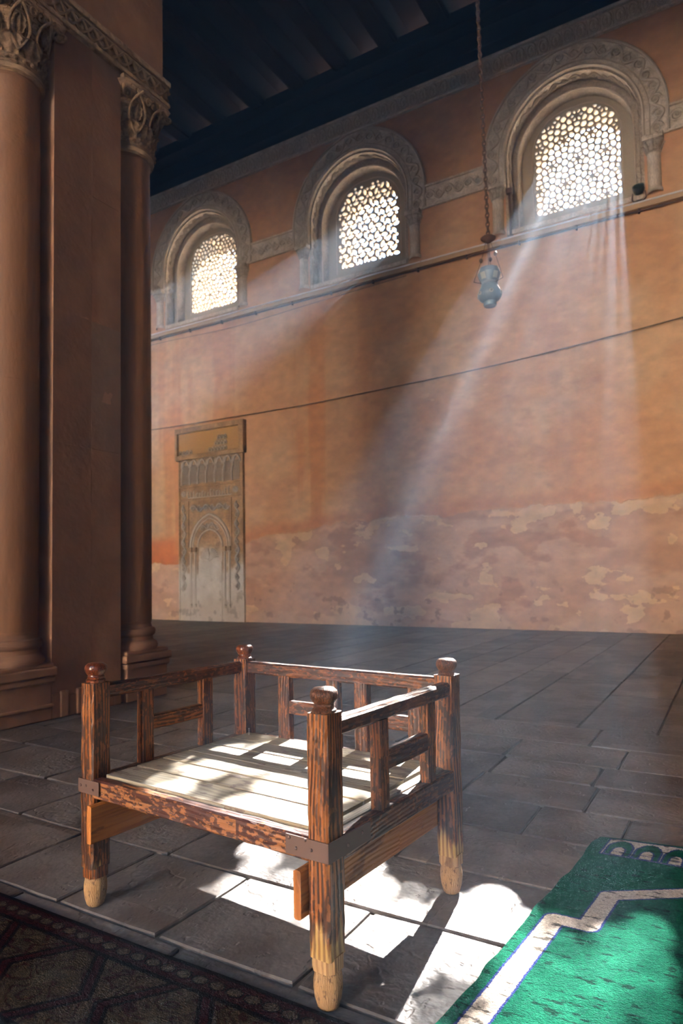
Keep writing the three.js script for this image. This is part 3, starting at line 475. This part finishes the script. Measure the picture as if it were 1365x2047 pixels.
// ------------------------------------------------------------------ carved stucco prayer niche on the back wall
{
  const x0 = -11.13, wN = 2.02, p = group('stucco_niche', x0, 0, WALLZ);
  tag(p, 'tall carved flat stucco niche on the back wall, grey-brown above and whitened below', 'niche');
  const nicheMap = colourMap(512, 1024, (u, v) => { const x = u * 2.1, y = v * 4.5; let c = mix3([138, 108, 78], [176, 142, 106], sst(0.3, 0.7, fbm(x * 5, y * 5, 5))); c = mul3(c, 0.82 + 0.36 * fbm(x * 34, y * 34, 3)); const e = 1.5 + 0.35 * (fbm(x * 3, 4, 3) - 0.5) + (Math.abs(x - 1.0) < 0.34 ? 0.2 : -0.25); c = mix3(c, mix3([244, 238, 230], [206, 194, 180], fbm(x * 6, y * 4, 4)), sst(0.2, -0.2, y - e + (fbm(x * 8, y * 8, 4) - 0.5) * 0.5) * 0.95); c = mix3(c, [184, 170, 156], sst(0.9, 0.2, y + (fbm(x * 4, y * 4, 3) - 0.5) * 0.5) * 0.7); return mix3(c, [104, 86, 76], sst(0.6, 0.72, fbm(x * 6 + 30, y * 5, 4)) * 0.4 * sst(1.2, 0.5, y)); });
  const nm = mat({ map: scaled(nicheMap, 1 / 2.1, 1 / 4.5), bumpMap: scaled(roughBump, 1.5, 1.5), bumpScale: 0.03 }), ns = mat({ map: scaled(nicheMap, 1 / 2.1, 1 / 4.5), bumpMap: scaled(roughBump, 1, 1), bumpScale: 0.02 });
  const ochre = plain(0.40, 0.22, 0.075, { roughness: 0.5, bumpMap: scaled(roughBump, 2, 2), bumpScale: 0.01 }), shade = plain(0.05, 0.04, 0.03);
  obj('carved_slab', [box(0.06, 1.96, 0, 3.74, 0, 0.05)], nm, p);
  obj('plain_field', [box(0.66, 1.34, 0, 1.32, 0.05, 0.062), box(0.06, 0.4, 0, 0.62, 0.05, 0.06), box(1.6, 1.96, 0, 0.62, 0.05, 0.06)], ns, p);
  obj('top_frame', [rbox(0, 2.02, 4.3, 4.42, 0, 0.13, 0.015), rbox(0, 0.07, 3.72, 4.31, 0, 0.13, 0.012), rbox(1.88, 2.02, 3.72, 4.31, 0, 0.13, 0.012), rbox(0, 2.02, 3.68, 3.79, 0, 0.12, 0.015)], ns, p);
  obj('ochre_panel', box(0.07, 1.88, 3.79, 4.3, 0, 0.055), ochre, p, 'ochre-gold recessed panel at the top');
  for (const [a, b, n] of [[0.08, 0.5, 4], [0.98, 1.52, 6]]) { // stepped pieces; dark discs stand for the shade inside their small openings
    const st = [], hole = []; for (let i = 0; i < n; i++) { const x = mix(a, b, (i + 0.5) / n), lv = a < 0.3 ? 1 : Math.min(3, 1 + Math.floor(i * 0.7)); for (let k = 0; k < lv; k++) { const y = 3.84 + k * 0.125; st.push(tube([V(x - 0.033, y - 0.04, 0.07), V(x - 0.034, y + 0.02, 0.07), V(x, y + 0.062, 0.07), V(x + 0.034, y + 0.02, 0.07), V(x + 0.033, y - 0.04, 0.07)], 0.013, 12, 5)); hole.push(worldUV(new THREE.CylinderGeometry(0.024, 0.024, 0.004, 10).rotateX(Math.PI / 2).translate(x, y, 0.056))); } }
    const s = obj('pierced_crest', st, ns, p); for (const h of hole) obj('opening_shade', h, shade, s);
  }
  obj('border_moulding', [rbox(0.06, 0.1, 0, 3.7, 0.04, 0.075, 0.012), rbox(1.92, 1.96, 0.55, 3.7, 0.04, 0.075, 0.012), rbox(0.06, 1.96, 3.04, 3.08, 0.04, 0.08, 0.014), rbox(0.06, 1.96, 2.73, 2.765, 0.04, 0.075, 0.012), rbox(0.34, 0.37, 1.65, 2.74, 0.04, 0.07, 0.01), rbox(1.6, 1.63, 1.65, 2.74, 0.04, 0.07, 0.01)], ns, p);
  for (let i = 0; i < 7; i++) { const x = 0.15 + i * 0.25; // seven shallow scalloped niches with bent colonnettes
    const a = obj('blind_arch', [tube([V(x, 3.1, 0.055), V(x + 0.005, 3.35, 0.06), V(x + 0.035, 3.46, 0.062), V(x + 0.02, 3.56, 0.065), V(x + 0.07, 3.64, 0.07)], 0.03, 14, 6), tube([V(x + 0.03, 3.5, 0.055), V(x + 0.08, 3.62, 0.06), V(x + 0.135, 3.67, 0.062), V(x + 0.19, 3.62, 0.06), V(x + 0.24, 3.5, 0.06)], 0.022, 14, 6)], ns, p); obj('fluted_fill', [0, 1, 2, 3].map((k) => tube([V(x + 0.06 + k * 0.042, 3.12, 0.05), V(x + 0.062 + k * 0.042, 3.4, 0.055), V(x + 0.07 + k * 0.04, 3.55, 0.06)], 0.013, 6, 5)), nm, a); }
  for (const x of [0.22, 1.74]) obj('boss', [lathe([[0, 0.05], [0.05, 0.045], [0.07, 0.02], [0.075, 0]], 16, 0).rotateX(Math.PI / 2).translate(x, 2.9, 0.05)], ns, p, 'pale round boss');
  { const let_ = []; for (let x = 0.36; x < 1.62; x += 0.085) { const h = rr(0.07, 0.17); let_.push(tube([V(x, 2.8, 0.058), V(x + rr(-0.01, 0.01), 2.8 + h, 0.06), V(x + rr(0.0, 0.05), 2.81 + h, 0.06)], 0.018, 6, 5), tube([V(x, 2.81, 0.058), V(x + 0.04, 2.795, 0.058), V(x + 0.08, 2.81, 0.058)], 0.018, 6, 5)); } obj('carved_script_band', let_, ns, p); }
  const A = (w, ys, ya, r) => tube(arch(1.0, w, ys, ys, ya, 14).map(([x, y]) => V(x, y, 0.058)), r, 40, 6);
  obj('arch_moulding', [A(0.58, 1.66, 2.4, 0.034), A(0.51, 1.66, 2.31, 0.018), A(0.36, 1.66, 2.06, 0.028)], ns, p);
  for (const x of [0.43, 0.56, 1.43, 1.56]) { const k = obj('slim_colonnette', [lathe([[0.036, 0.3], [0.036, 0.38], [0.026, 0.4], [0.026, 1.5], [0.034, 1.53]], 10).translate(x, 0, 0.06)], ns, p); obj('capital', [rbox(x - 0.05, x + 0.05, 1.55, 1.66, 0.03, 0.105, 0.012), lathe([[0.03, 1.52], [0.05, 1.555]], 10).translate(x, 0, 0.06)], ns, k); }
  { const lf = []; for (let k = 0; k < 7; k++) for (const s of [-1, 1]) { const a = 0.25 + k * 0.2; lf.push(tube([V(1.0, 1.36, 0.066), V(1.0 + s * 0.1 * Math.sin(a), 1.4 + 0.1 * Math.cos(a), 0.07), V(1.0 + s * 0.26 * Math.sin(a), 1.4 + 0.24 * Math.cos(a), 0.066)], 0.02, 8, 5)); } obj('leaf_fan', lf, ns, p); }
  obj('carved_vine', [...vine((s, t, h) => V(0.22 + t * 0.09, 0.7 + s, 0.05 + h), 1.95, 0.36, 0.11, 0.021, 0.016), ...vine((s, t, h) => V(1.78 + t * 0.09, 0.7 + s, 0.05 + h), 1.95, 0.36, 0.11, 0.021, 0.016), ...vine((s, t, h) => V(0.72 + s, 2.17 + t * 0.1 - Math.abs(s - 0.28) * 0.35, 0.05 + h), 0.56, 0.28, 0.1, 0.016, 0.014), ...vine((s, t, h) => V(0.42 + s, 2.55 + t * 0.12, 0.05 + h), 1.16, 0.36, 0.12, 0.021, 0.016)], nm, p);
}

// ------------------------------------------------------------------ ledge, cables and hanging lamp
{
  const l = group('wall_ledge', 0, 6.8, WALLZ); tag(l, 'long narrow ledge, its light-catching top edge painted pale, running along the wall under the three windows', 'ledge');
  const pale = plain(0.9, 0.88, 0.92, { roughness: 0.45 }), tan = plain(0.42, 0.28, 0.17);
  obj('ledge_board', rbox(-14, 1.2, -0.06, 0.025, 0, 0.07, 0.008), tan, l);
  for (let i = 0, x = -14; x < 1.1; i++, x += 1.52) obj('lit_edge_strip', rbox(x + 0.004, x + 1.516, 0.022, 0.05, 0, 0.085, 0.01), pale, l);  // near-white strips paint the light caught along the top edge
  const pipe = obj('dark_pipe', tube([V(-14, -0.095, 0.045), V(-9, -0.1, 0.045), V(-4, -0.093, 0.045), V(1.2, -0.098, 0.045)], 0.016, 40, 8), iron, l, 'dark pipe under the ledge');
  for (let x = -13.6; x < 1; x += 0.96) obj('pipe_clip', [rbox(x - 0.014, x + 0.014, -0.125, -0.05, 0.0, 0.068, 0.005)], iron, pipe);
  const c1 = [[-14.5, 4.62], [-11.97, 4.53], [-8.97, 4.50], [-7.41, 4.505], [-6.24, 4.535], [-3.89, 4.61], [-2.57, 4.69], [-0.57, 4.86], [1.5, 5.1]].map(([x, y]) => V(x, y, WALLZ + 0.06));
  const k1 = obj('slack_cable', tube(c1, 0.0085, 90, 6), iron); tag(k1, 'thin dark cable sagging across the middle of the back wall above the carved niche', 'cable');
  const k2 = obj('slack_cable', tube([V(-14, 6.62, WALLZ + 0.03), V(-11.6, 6.6, WALLZ + 0.03), V(-9.4, 6.53, WALLZ + 0.03), V(-7.3, 6.6, WALLZ + 0.03), V(-5.2, 6.66, WALLZ + 0.03)], 0.0055, 60, 5), iron); tag(k2, 'faint thin wire just below the window ledge at the left', 'cable');
  const rod = group('iron_bracket', WX[0] - 1.04, 6.85, WALLZ + 0.06); tag(rod, 'slim dark upright bracket beside the left colonnette of the right-hand window', 'bracket');
  obj('upright', tube([V(0, 0, 0), V(0.005, 0.4, 0), V(0, 0.8, 0)], 0.022, 6, 8), iron, rod); obj('bracket_head', rbox(-0.05, 0.06, 0.76, 0.86, -0.03, 0.05, 0.012), iron, rod); obj('bracket_foot', rbox(-0.05, 0.05, -0.005, 0.02, -0.03, 0.04, 0.005), iron, rod);
  const fl = group('spotlight', WX[0] + 1.03, 6.86, WALLZ + 0.05); tag(fl, 'small dark spotlight on the ledge at the right foot of the right-hand window', 'spotlight');
  obj('lamp_housing', [lathe([[0, 0], [0.06, 0.01], [0.085, 0.06], [0.09, 0.13], [0.075, 0.135], [0.07, 0.12], [0, 0.11]], 16).rotateX(0.9).translate(0, 0.13, -0.02)], plain(0.03, 0.05, 0.055, { roughness: 0.4 }), fl); obj('stirrup', [tube([V(-0.09, 0.15, 0), V(-0.09, 0.02, 0), V(0.09, 0.02, 0), V(0.09, 0.15, 0)], 0.01, 16, 5), rbox(-0.04, 0.04, -0.0, 0.015, -0.03, 0.03, 0.004)], iron, fl);
}
{
  const p = group('hanging_lamp', -2.325, 4.05, -7.4); tag(p, 'pale blue glass mosque lamp hanging from the ceiling on a long dark chain', 'lamp');
  const glass = new THREE.MeshPhysicalMaterial({ roughness: 0.35, transmission: 0.3, thickness: 0, ior: 1.45, side: THREE.DoubleSide }); glass.color.setRGB(0.15, 0.2, 0.26);
  const enamel = plain(0.3, 0.3, 0.28, { roughness: 0.4 }), trim = plain(0.2, 0.24, 0.3, { roughness: 0.4 });
  obj('glass_bowl', [lathe([[0, 0.004], [0.066, 0], [0.074, 0.012], [0.073, 0.05], [0.082, 0.056], [0.112, 0.075], [0.135, 0.11], [0.138, 0.14], [0.125, 0.175], [0.1, 0.22], [0.086, 0.262]], 32)], glass, p);
  obj('glass_cup', [lathe([[0.086, 0.262], [0.098, 0.29], [0.118, 0.335], [0.131, 0.37], [0.131, 0.385], [0.118, 0.412], [0.114, 0.435]], 10, 0)], glass, p);
  obj('neck_band', [lathe([[0.084, 0.25], [0.094, 0.256], [0.095, 0.27], [0.088, 0.276]], 24)], trim, p);
  for (let k = 0; k < 5; k++) { const a = (k / 5) * 6.2832 + 0.95, g = new THREE.PlaneGeometry(0.062, 0.07, 4, 4), q = g.attributes.position; for (let i = 0; i < q.count; i++) { const u = q.getX(i), v = q.getY(i), t = (v + 0.035) / 0.07, r = mix(0.106, 0.133, t) + 0.0015; q.setXYZ(i, r * Math.sin(a + u / r), 0.33 + v, r * Math.cos(a + u / r)); } g.computeVertexNormals(); obj('enamel_panel', g, enamel, p); }
  for (let k = 0; k < 6; k++) { const a = (k / 6) * 6.2832 + 0.45, g = new THREE.TorusGeometry(0.018, 0.005, 6, 16); g.translate(0, 0, 0.139); g.rotateX(-0.05); g.rotateY(a); obj('enamel_medallion', g.translate(0, 0.125, 0), enamel, p); }
  obj('canopy', [lathe([[0.012, 0.74], [0.03, 0.75], [0.084, 0.79], [0.088, 0.8], [0.06, 0.822], [0.016, 0.84], [0, 0.842]], 24)], iron, p);
  for (const [a, bead] of [[0.3, 0.585], [2.5, 0.53], [4.6, 0.59]]) {
    const d = V(Math.cos(a), 0, Math.sin(a)), w = obj('suspension_wire', [tube([V(d.x * 0.03, 0.75, d.z * 0.03), V(d.x * 0.09, bead, d.z * 0.09), V(d.x * 0.185, 0.275, d.z * 0.185)], 0.0035, 10, 5), tube([V(d.x * 0.185, 0.275, d.z * 0.185), V(d.x * 0.09, 0.262, d.z * 0.09)], 0.004, 4, 5)], iron, p); const bd = new THREE.SphereGeometry(0.022, 12, 8); bd.scale(1, 1.25, 1); obj('bead', bd.translate(d.x * 0.092, bead, d.z * 0.092), iron, w);
  }
  obj('centre_wire', [tube([V(0.006, 0.76, 0), V(0.004, 0.43, 0.004), V(0, 0.3, 0)], 0.003, 4, 4), tube([V(-0.008, 0.76, 0), V(-0.006, 0.3, -0.004)], 0.003, 4, 4)], iron, p);
  const links = [], top = V(-0.105, 6.75, 0), bot = V(0, 0.83, 0), n = 110; for (let i = 0; i < n; i++) { const c = V().lerpVectors(bot, top, (i + 0.5) / n), g = new THREE.TorusGeometry(0.026, 0.009, 5, 9); g.scale(0.75, 1.35, 1); if (i % 2) g.rotateY(Math.PI / 2); links.push(g.translate(c.x, c.y, c.z)); }
  const ch = obj('chain', links, iron, p); ch.userData.kind = 'stuff';
}

// ------------------------------------------------------------------ the low wooden bench
{
  const b = group('bench', -1.27, 0, -1.718, THREE.MathUtils.degToRad(-4.5)); tag(b, 'old square wooden bench with knobbed corner posts and worn red-brown paint', 'bench');
  const posts = [[0.444, 0.329, 0, 0.735], [-0.44, 0.331, 1, 0.738], [0.437, -0.335, 0, 0.728], [-0.437, -0.335, 1, 0.732]];
  for (const [x, z, k, top] of posts) {
    const g = timber(0.556, 0.061, 0.067, { seg: 24, cham: 0.0055, jit: 0.0011, v0: 0, wear: 0.05 }); g.translate(x, 0.12, z);
    { const uv = g.attributes.uv, q = g.attributes.position; for (let i = 0; i < uv.count; i++) uv.setY(i, q.getY(i)); }
    const p = obj('post', g, postMats[k], b);
    const c = top - 0.735;
    obj('knob', [lathe([[0.001, 0.67], [0.029, 0.674], [0.0295, 0.682], [0.025, 0.686], [0.0262, 0.692], [0.0245, 0.694], [0.0238, 0.6965], [0.0272, 0.7], [0.0322, 0.7075], [0.0338, 0.716], [0.0318, 0.7255], [0.024, 0.7325], [0.0001, 0.736]], 28, 0.9).translate(x, c, z)], k ? W.knob : W.rail, p);
    obj('collar', [timber(0.034, 0.064, 0.064, { seg: 2, cham: 0.014, jit: 0.0008 }).translate(x, 0.09, z)], k ? W.post : W.bare, p);
    obj('turned_foot', [lathe([[0.0001, 0.0005], [0.021, 0.001], [0.0262, 0.007], [0.0312, 0.025], [0.0345, 0.048], [0.034, 0.066], [0.0315, 0.084], [0.028, 0.092], [0.0001, 0.094]], 22, 0.9).translate(x, 0, z)], W.bare, p);
  }
  const railX = (x0, x1, y0, y1, z, d, o) => alongX(timber(x1 - x0, y1 - y0, d, o)).translate(x0, (y0 + y1) / 2, z);
  const railZ = (z0, z1, y0, y1, x, d, o) => alongZ(timber(z1 - z0, d, y1 - y0, o)).translate(x, (y0 + y1) / 2, z0);
  obj('front_rail', railX(-0.412, 0.416, 0.333, 0.39, 0.344, 0.036, { seg: 30, jit: 0.0012, cham: 0.005 }), W.front, b, 'front seat rail with peeling maroon paint');
  obj('back_rail', railX(-0.41, 0.41, 0.333, 0.388, -0.344, 0.034, { seg: 12 }), W.rail, b);
  for (const s of [-1, 1]) {
    obj('side_rail', railZ(-0.305, 0.3, 0.325, 0.386, s * 0.452, 0.034, { seg: 16, jit: 0.0009 }), W.rail, b);
    obj('side_batten', railZ(-0.3, 0.295, 0.364, 0.391, s * 0.419, 0.03, { seg: 10 }), s > 0 ? W.seat : W.rail, b);
    obj('apron_board', railZ(-0.32, 0.383, 0.206, 0.318, s * 0.399, 0.021, { seg: 8, jit: 0.0006 }), W.apron, b, 'bare orange board below the seat');
  }
  const seatTones = [W.seat, W.seat.clone(), W.seat.clone()]; seatTones[1].color.setRGB(0.43, 0.42, 0.42); seatTones[2].color.setRGB(0.54, 0.52, 0.49);
  let z = 0.324; const widths = [0.118, 0.104, 0.112, 0.108, 0.106, 0.1];
  widths.forEach((w, i) => { const g = railX(-0.402 + rr(-0.002, 0.002), 0.4 + rr(-0.002, 0.002), 0.374 + rr(-0.001, 0.001), 0.3965 + rr(-0.001, 0.001), z - w / 2, w - 0.0052 - rr(0, 0.002), { seg: 14, jit: 0.0005, cham: 0.0015, u0: i * 0.37 + 0.1 }); obj('seat_plank', g, seatTones[i % 3], b); z -= w; });
  // railings on three sides: top rail, upright bars and short middle rails
  obj('top_rail', railZ(-0.303, 0.3, 0.612, 0.656, 0.445, 0.036, { seg: 20, jit: 0.0016, cham: 0.007, wear: 0.06 }), W.rail, b);
  obj('top_rail', railZ(-0.303, 0.3, 0.624, 0.668, -0.441, 0.036, { seg: 20, jit: 0.002, cham: 0.007, wear: 0.08 }), W.rail, b);
  obj('top_rail', railX(-0.408, 0.408, 0.621, 0.666, -0.336, 0.036, { seg: 20, jit: 0.001, cham: 0.005 }), W.rail, b);
  const bar = (x, zz, w, d, y0, y1, m) => obj('upright_bar', timber(y1 - y0, w, d, { seg: 8, jit: 0.0007, cham: 0.003 }).translate(x, y0, zz), m, b);
  bar(0.448, 0.093, 0.033, 0.047, 0.384, 0.616, W.post); bar(0.448, -0.176, 0.033, 0.045, 0.384, 0.616, W.post);
  bar(-0.442, 0.14, 0.033, 0.047, 0.384, 0.628, W.post); bar(-0.442, -0.13, 0.033, 0.05, 0.384, 0.628, W.post);
  for (const x of [-0.226, -0.004, 0.117, 0.328]) bar(x, -0.332, 0.053, 0.032, 0.386, 0.625, W.rail);
  obj('middle_rail', railZ(-0.156, 0.072, 0.478, 0.53, 0.448, 0.028, { seg: 6 }), W.rail, b);
  obj('middle_rail', railZ(-0.107, 0.118, 0.49, 0.537, -0.442, 0.028, { seg: 6 }), W.post, b);
  obj('middle_rail', railX(-0.201, -0.029, 0.487, 0.535, -0.332, 0.027, { seg: 6 }), W.rail, b);
  obj('middle_rail', railX(0.142, 0.303, 0.482, 0.53, -0.332, 0.027, { seg: 6 }), W.rail, b);
  // iron corner straps with nails
  const nails = (pts, on) => pts.forEach(([x, y, zz]) => obj('nail', new THREE.SphereGeometry(0.0042, 8, 6).translate(x, y, zz), iron, on));
  const s1 = obj('corner_strap', [rbox(0.352, 0.4795, 0.342, 0.388, 0.3635, 0.3675, 0.0012), rbox(0.4755, 0.4795, 0.342, 0.388, 0.19, 0.3675, 0.0012)], iron, b, 'dark iron strap round the corner'); nails([[0.365, 0.381, 0.368], [0.385, 0.36, 0.368], [0.412, 0.384, 0.368], [0.43, 0.365, 0.368], [0.48, 0.372, 0.23], [0.48, 0.362, 0.29]], s1);
  const s2 = obj('corner_strap', [rbox(-0.4745, -0.372, 0.346, 0.388, 0.3655, 0.369, 0.0012), rbox(-0.4745, -0.4705, 0.346, 0.388, 0.26, 0.369, 0.0012)], iron, b, 'dark iron strap round the corner'); nails([[-0.46, 0.368, 0.3695], [-0.434, 0.37, 0.3695], [-0.4, 0.362, 0.3695]], s2);
  obj('loose_nail', [new THREE.CylinderGeometry(0.0011, 0.0011, 0.024, 6).translate(-0.375, 0.408, -0.29), new THREE.CylinderGeometry(0.0028, 0.0028, 0.0012, 8).translate(-0.375, 0.42, -0.29)], plain(0.5, 0.47, 0.42, { metalness: 0.6, roughness: 0.4 }), b);
}

// ------------------------------------------------------------------ the two rugs
function seg(px, py, a, b) { const dx = b[0] - a[0], dy = b[1] - a[1], t = Math.min(1, Math.max(0, ((px - a[0]) * dx + (py - a[1]) * dy) / (dx * dx + dy * dy))); return Math.hypot(px - a[0] - t * dx, py - a[1] - t * dy); }
const pile = greyMap(512, 512, (u, v) => 0.5 + 0.5 * (fbm(u * 50, v * 130, 3) - 0.5) + 0.4 * (vn(u * 255, v * 255) - 0.5));
function rug(name, nu, nv, place, thick, m) { // a flexible slab; place(u, v) in 0..1 gives [x, z, lift]
  const P = [], U = [], I = [], row = nu + 1;
  for (const up of [1, 0]) for (let j = 0; j <= nv; j++) for (let i = 0; i <= nu; i++) { const [x, z, l] = place(i / nu, j / nv); P.push(x, 0.002 + l + up * thick, z); U.push(i / nu, j / nv); }
  const N = row * (nv + 1), q = (a, b, c, d) => I.push(a, c, b, b, c, d);
  for (let j = 0; j < nv; j++) for (let i = 0; i < nu; i++) { const a = j * row + i; q(a, a + 1, a + row, a + row + 1); I.push(N + a, N + a + 1, N + a + row, N + a + 1, N + a + row + 1, N + a + row); }
  const rim = []; for (let i = 0; i < nu; i++) rim.push(i); for (let j = 0; j < nv; j++) rim.push(j * row + nu); for (let i = nu; i > 0; i--) rim.push(nv * row + i); for (let j = nv; j > 0; j--) rim.push(j * row);
  rim.forEach((a, k) => { const b = rim[(k + 1) % rim.length]; I.push(a, b, N + a, b, N + b, N + a); });
  const g = new THREE.BufferGeometry(); g.setAttribute('position', new THREE.Float32BufferAttribute(P, 3)); g.setAttribute('uv', new THREE.Float32BufferAttribute(U, 2)); g.setIndex(I);
  return obj(name, toCreasedNormals(g, 0.8), m);
}
{
  const UW = 0.9, VL = 1.6, line = [[0.063, 2], [0.063, 0.686], [0.154, 0.686], [0.154, 0.47], [0.334, 0.356], [0.45, 0.262]];
  const arch2 = (du, v, w, spring, apex, base) => { if (v > base) return v - base; if (v > spring) return du - w; const r = spring - apex, t = (spring - v) / r; return du - w * Math.sqrt(Math.max(0, 1 - t * t)) + Math.max(0, t - 1) * 0.05; };
  const map = colourMap(1024, 1800, (a, b) => {
    let u = a * UW, v = b * VL; const j = (vn(u * 420, v * 420) - 0.5) * 0.004; u += j; v += (vn(u * 380 + 9, v * 380) - 0.5) * 0.004; if (u > UW / 2) u = UW - u;
    const green = mix3([6, 58, 44], [14, 74, 55], fbm(u * 60, v * 160, 3)), cream = mix3([176, 164, 150], [152, 140, 130], fbm(u * 50, v * 120, 3)), blue = [38, 46, 92]; let c = green;
    let d = 9; for (let i = 0; i + 1 < line.length; i++) d = Math.min(d, seg(u, v, line[i], line[i + 1])); if (d < 0.0275) c = cream; else if (d < 0.0335) c = blue;
    const m = Math.max(0.043 - u, 0.012 - v, v - 0.157); if (m < 0) c = cream; if (Math.abs(m) < 0.0028) c = blue;
    if (m < -0.004) { const k = Math.abs(((u - 0.094 + 0.0455 + 0.91) % 0.091) - 0.0455), o = arch2(k, v, 0.041, 0.078, 0.026, 0.146), n = arch2(k, v, 0.021, 0.108, 0.072, 0.15); if (o < 0) c = green; if (n < 0) c = cream; if (Math.abs(o) < 0.0036 || Math.abs(n) < 0.003) c = blue; if (n < 0 && Math.abs(v - 0.118) < 0.002) c = blue; }
    const worn = sst(0.66, 0.75, fbm(u * 26, v * 90, 4)); c = mix3(c, mul3(c, 0.35), worn * 0.8);
    return mul3(c, 0.82 + 0.36 * vn(u * 300, v * 520));
  });
  const m = cloth({ map, bumpMap: scaled(pile, 2.5, 4), bumpScale: 0.006 });
  const r = rug('prayer_rug', 40, 70, (a, b) => { const u = a * UW, v = b * VL, e = (1 - a) * 0.008 * (vn(v * 14, 3) - 0.5) * (a < 0.02 ? 2 : 0.4), f = b < 0.02 ? 0.012 * (vn(u * 12, 8) - 0.5) - 0.08 * u : 0; return [-0.479 + u - 0.0982 * v + e, -2.664 + 0.995 * v - 0.02 * u + f, 0.003 * vn(u * 6, v * 6) + 0.004 * sst(0.04, 0, a) * vn(v * 9, 1)]; }, 0.009, m);
  tag(r, 'green prayer rug with a cream stepped arch and blue outlines, partly in sun', 'rug');
}
{
  const LX = 2.78, LZ = 1.9, map = colourMap(2048, 1216, (a, b) => {
    let x = a * LX, e = b * LZ; x += (vn(x * 300, e * 300) - 0.5) * 0.004; e += (vn(x * 280 + 5, e * 280) - 0.5) * 0.004;
    const black = [26, 20, 22], red = [92, 26, 30], cream = [150, 132, 106], tan = [116, 96, 72]; let c;
    if (e < 0.012) c = black; else if (e < 0.075) { c = red; const p = 0.0535, k = ((x % p) + p) % p - p / 2, q = Math.hypot(k / 0.02, (e - 0.043) / 0.0135); if (q < 1) c = cream; else if (q < 1.25) c = black; if (Math.abs(e - 0.043 - 0.021 * Math.cos((x / p) * 6.2832)) < 0.003) c = mix3(red, cream, 0.5); }
    else if (e < 0.088) c = black;
    else if (e < 0.36) { const p = 0.36, k = Math.abs(((x % p) + p) % p - p / 2), w = fbm(x * 7, e * 9, 3), l = Math.abs(Math.sin((fbm(x * 9 + 3, e * 11, 3) * 7 + w * 2) * 3.1416)); c = l < 0.3 ? red : tan; if (l > 0.86) c = mul3(tan, 1.2); const h = k + Math.abs(e - 0.224) * 0.75; if (Math.abs(h - 0.15) < 0.012) c = red; if (Math.abs(h - 0.132) < 0.006 || Math.abs(h - 0.168) < 0.006) c = black; if (h < 0.03) c = cream; }
    else if (e < 0.372) c = black; else { const l = Math.sin(x * 40) * Math.sin(e * 40) + 0.7 * (fbm(x * 12, e * 12, 3) - 0.5); c = l > 0.55 ? red : l < -0.7 ? [52, 46, 44] : [22, 18, 24]; }
    return mul3(c, 0.25 + 0.22 * vn(x * 330, e * 330));  // whole pattern darkened further to stand for shade lying over this corner
  });
  const m = cloth({ map, bumpMap: scaled(pile, 8, 5), bumpScale: 0.005 });
  const r = rug('patterned_rug', 60, 36, (a, b) => { const x = -3.5 + a * LX, v = b * LZ; return [x, -1.316 + v + 0.006 * (vn(x * 3, 2) - 0.5) * (1 - b), 0.002 * vn(x * 5, v * 5)]; }, 0.008, m);
  tag(r, 'dark red and black patterned carpet with a chain of cream medallions along its edge', 'carpet');
}
// ------------------------------------------------------------------ litter on the stones
{
  const dry = plain(0.09, 0.055, 0.035), t = (pts, label) => tag(obj('twig', tube(pts.map(([x, z, y]) => V(x, y, z)), 0.0013, 10, 5), dry), label, 'twig');
  t([[-0.590, -1.603, 0.002], [-0.585, -1.594, 0.004], [-0.577, -1.591, 0.003], [-0.570, -1.588, 0.002]], 'tiny bent dark twig on the bright paving close to the green rug');
  t([[-0.648, -1.668, 0.002], [-0.643, -1.664, 0.003], [-0.638, -1.664, 0.002]], 'shorter dark twig on the bright paving nearer the bench leg');
}

scene.traverse((o) => { if (o.isMesh) o.castShadow = o.receiveShadow = true; });
renderer.render(scene, camera);
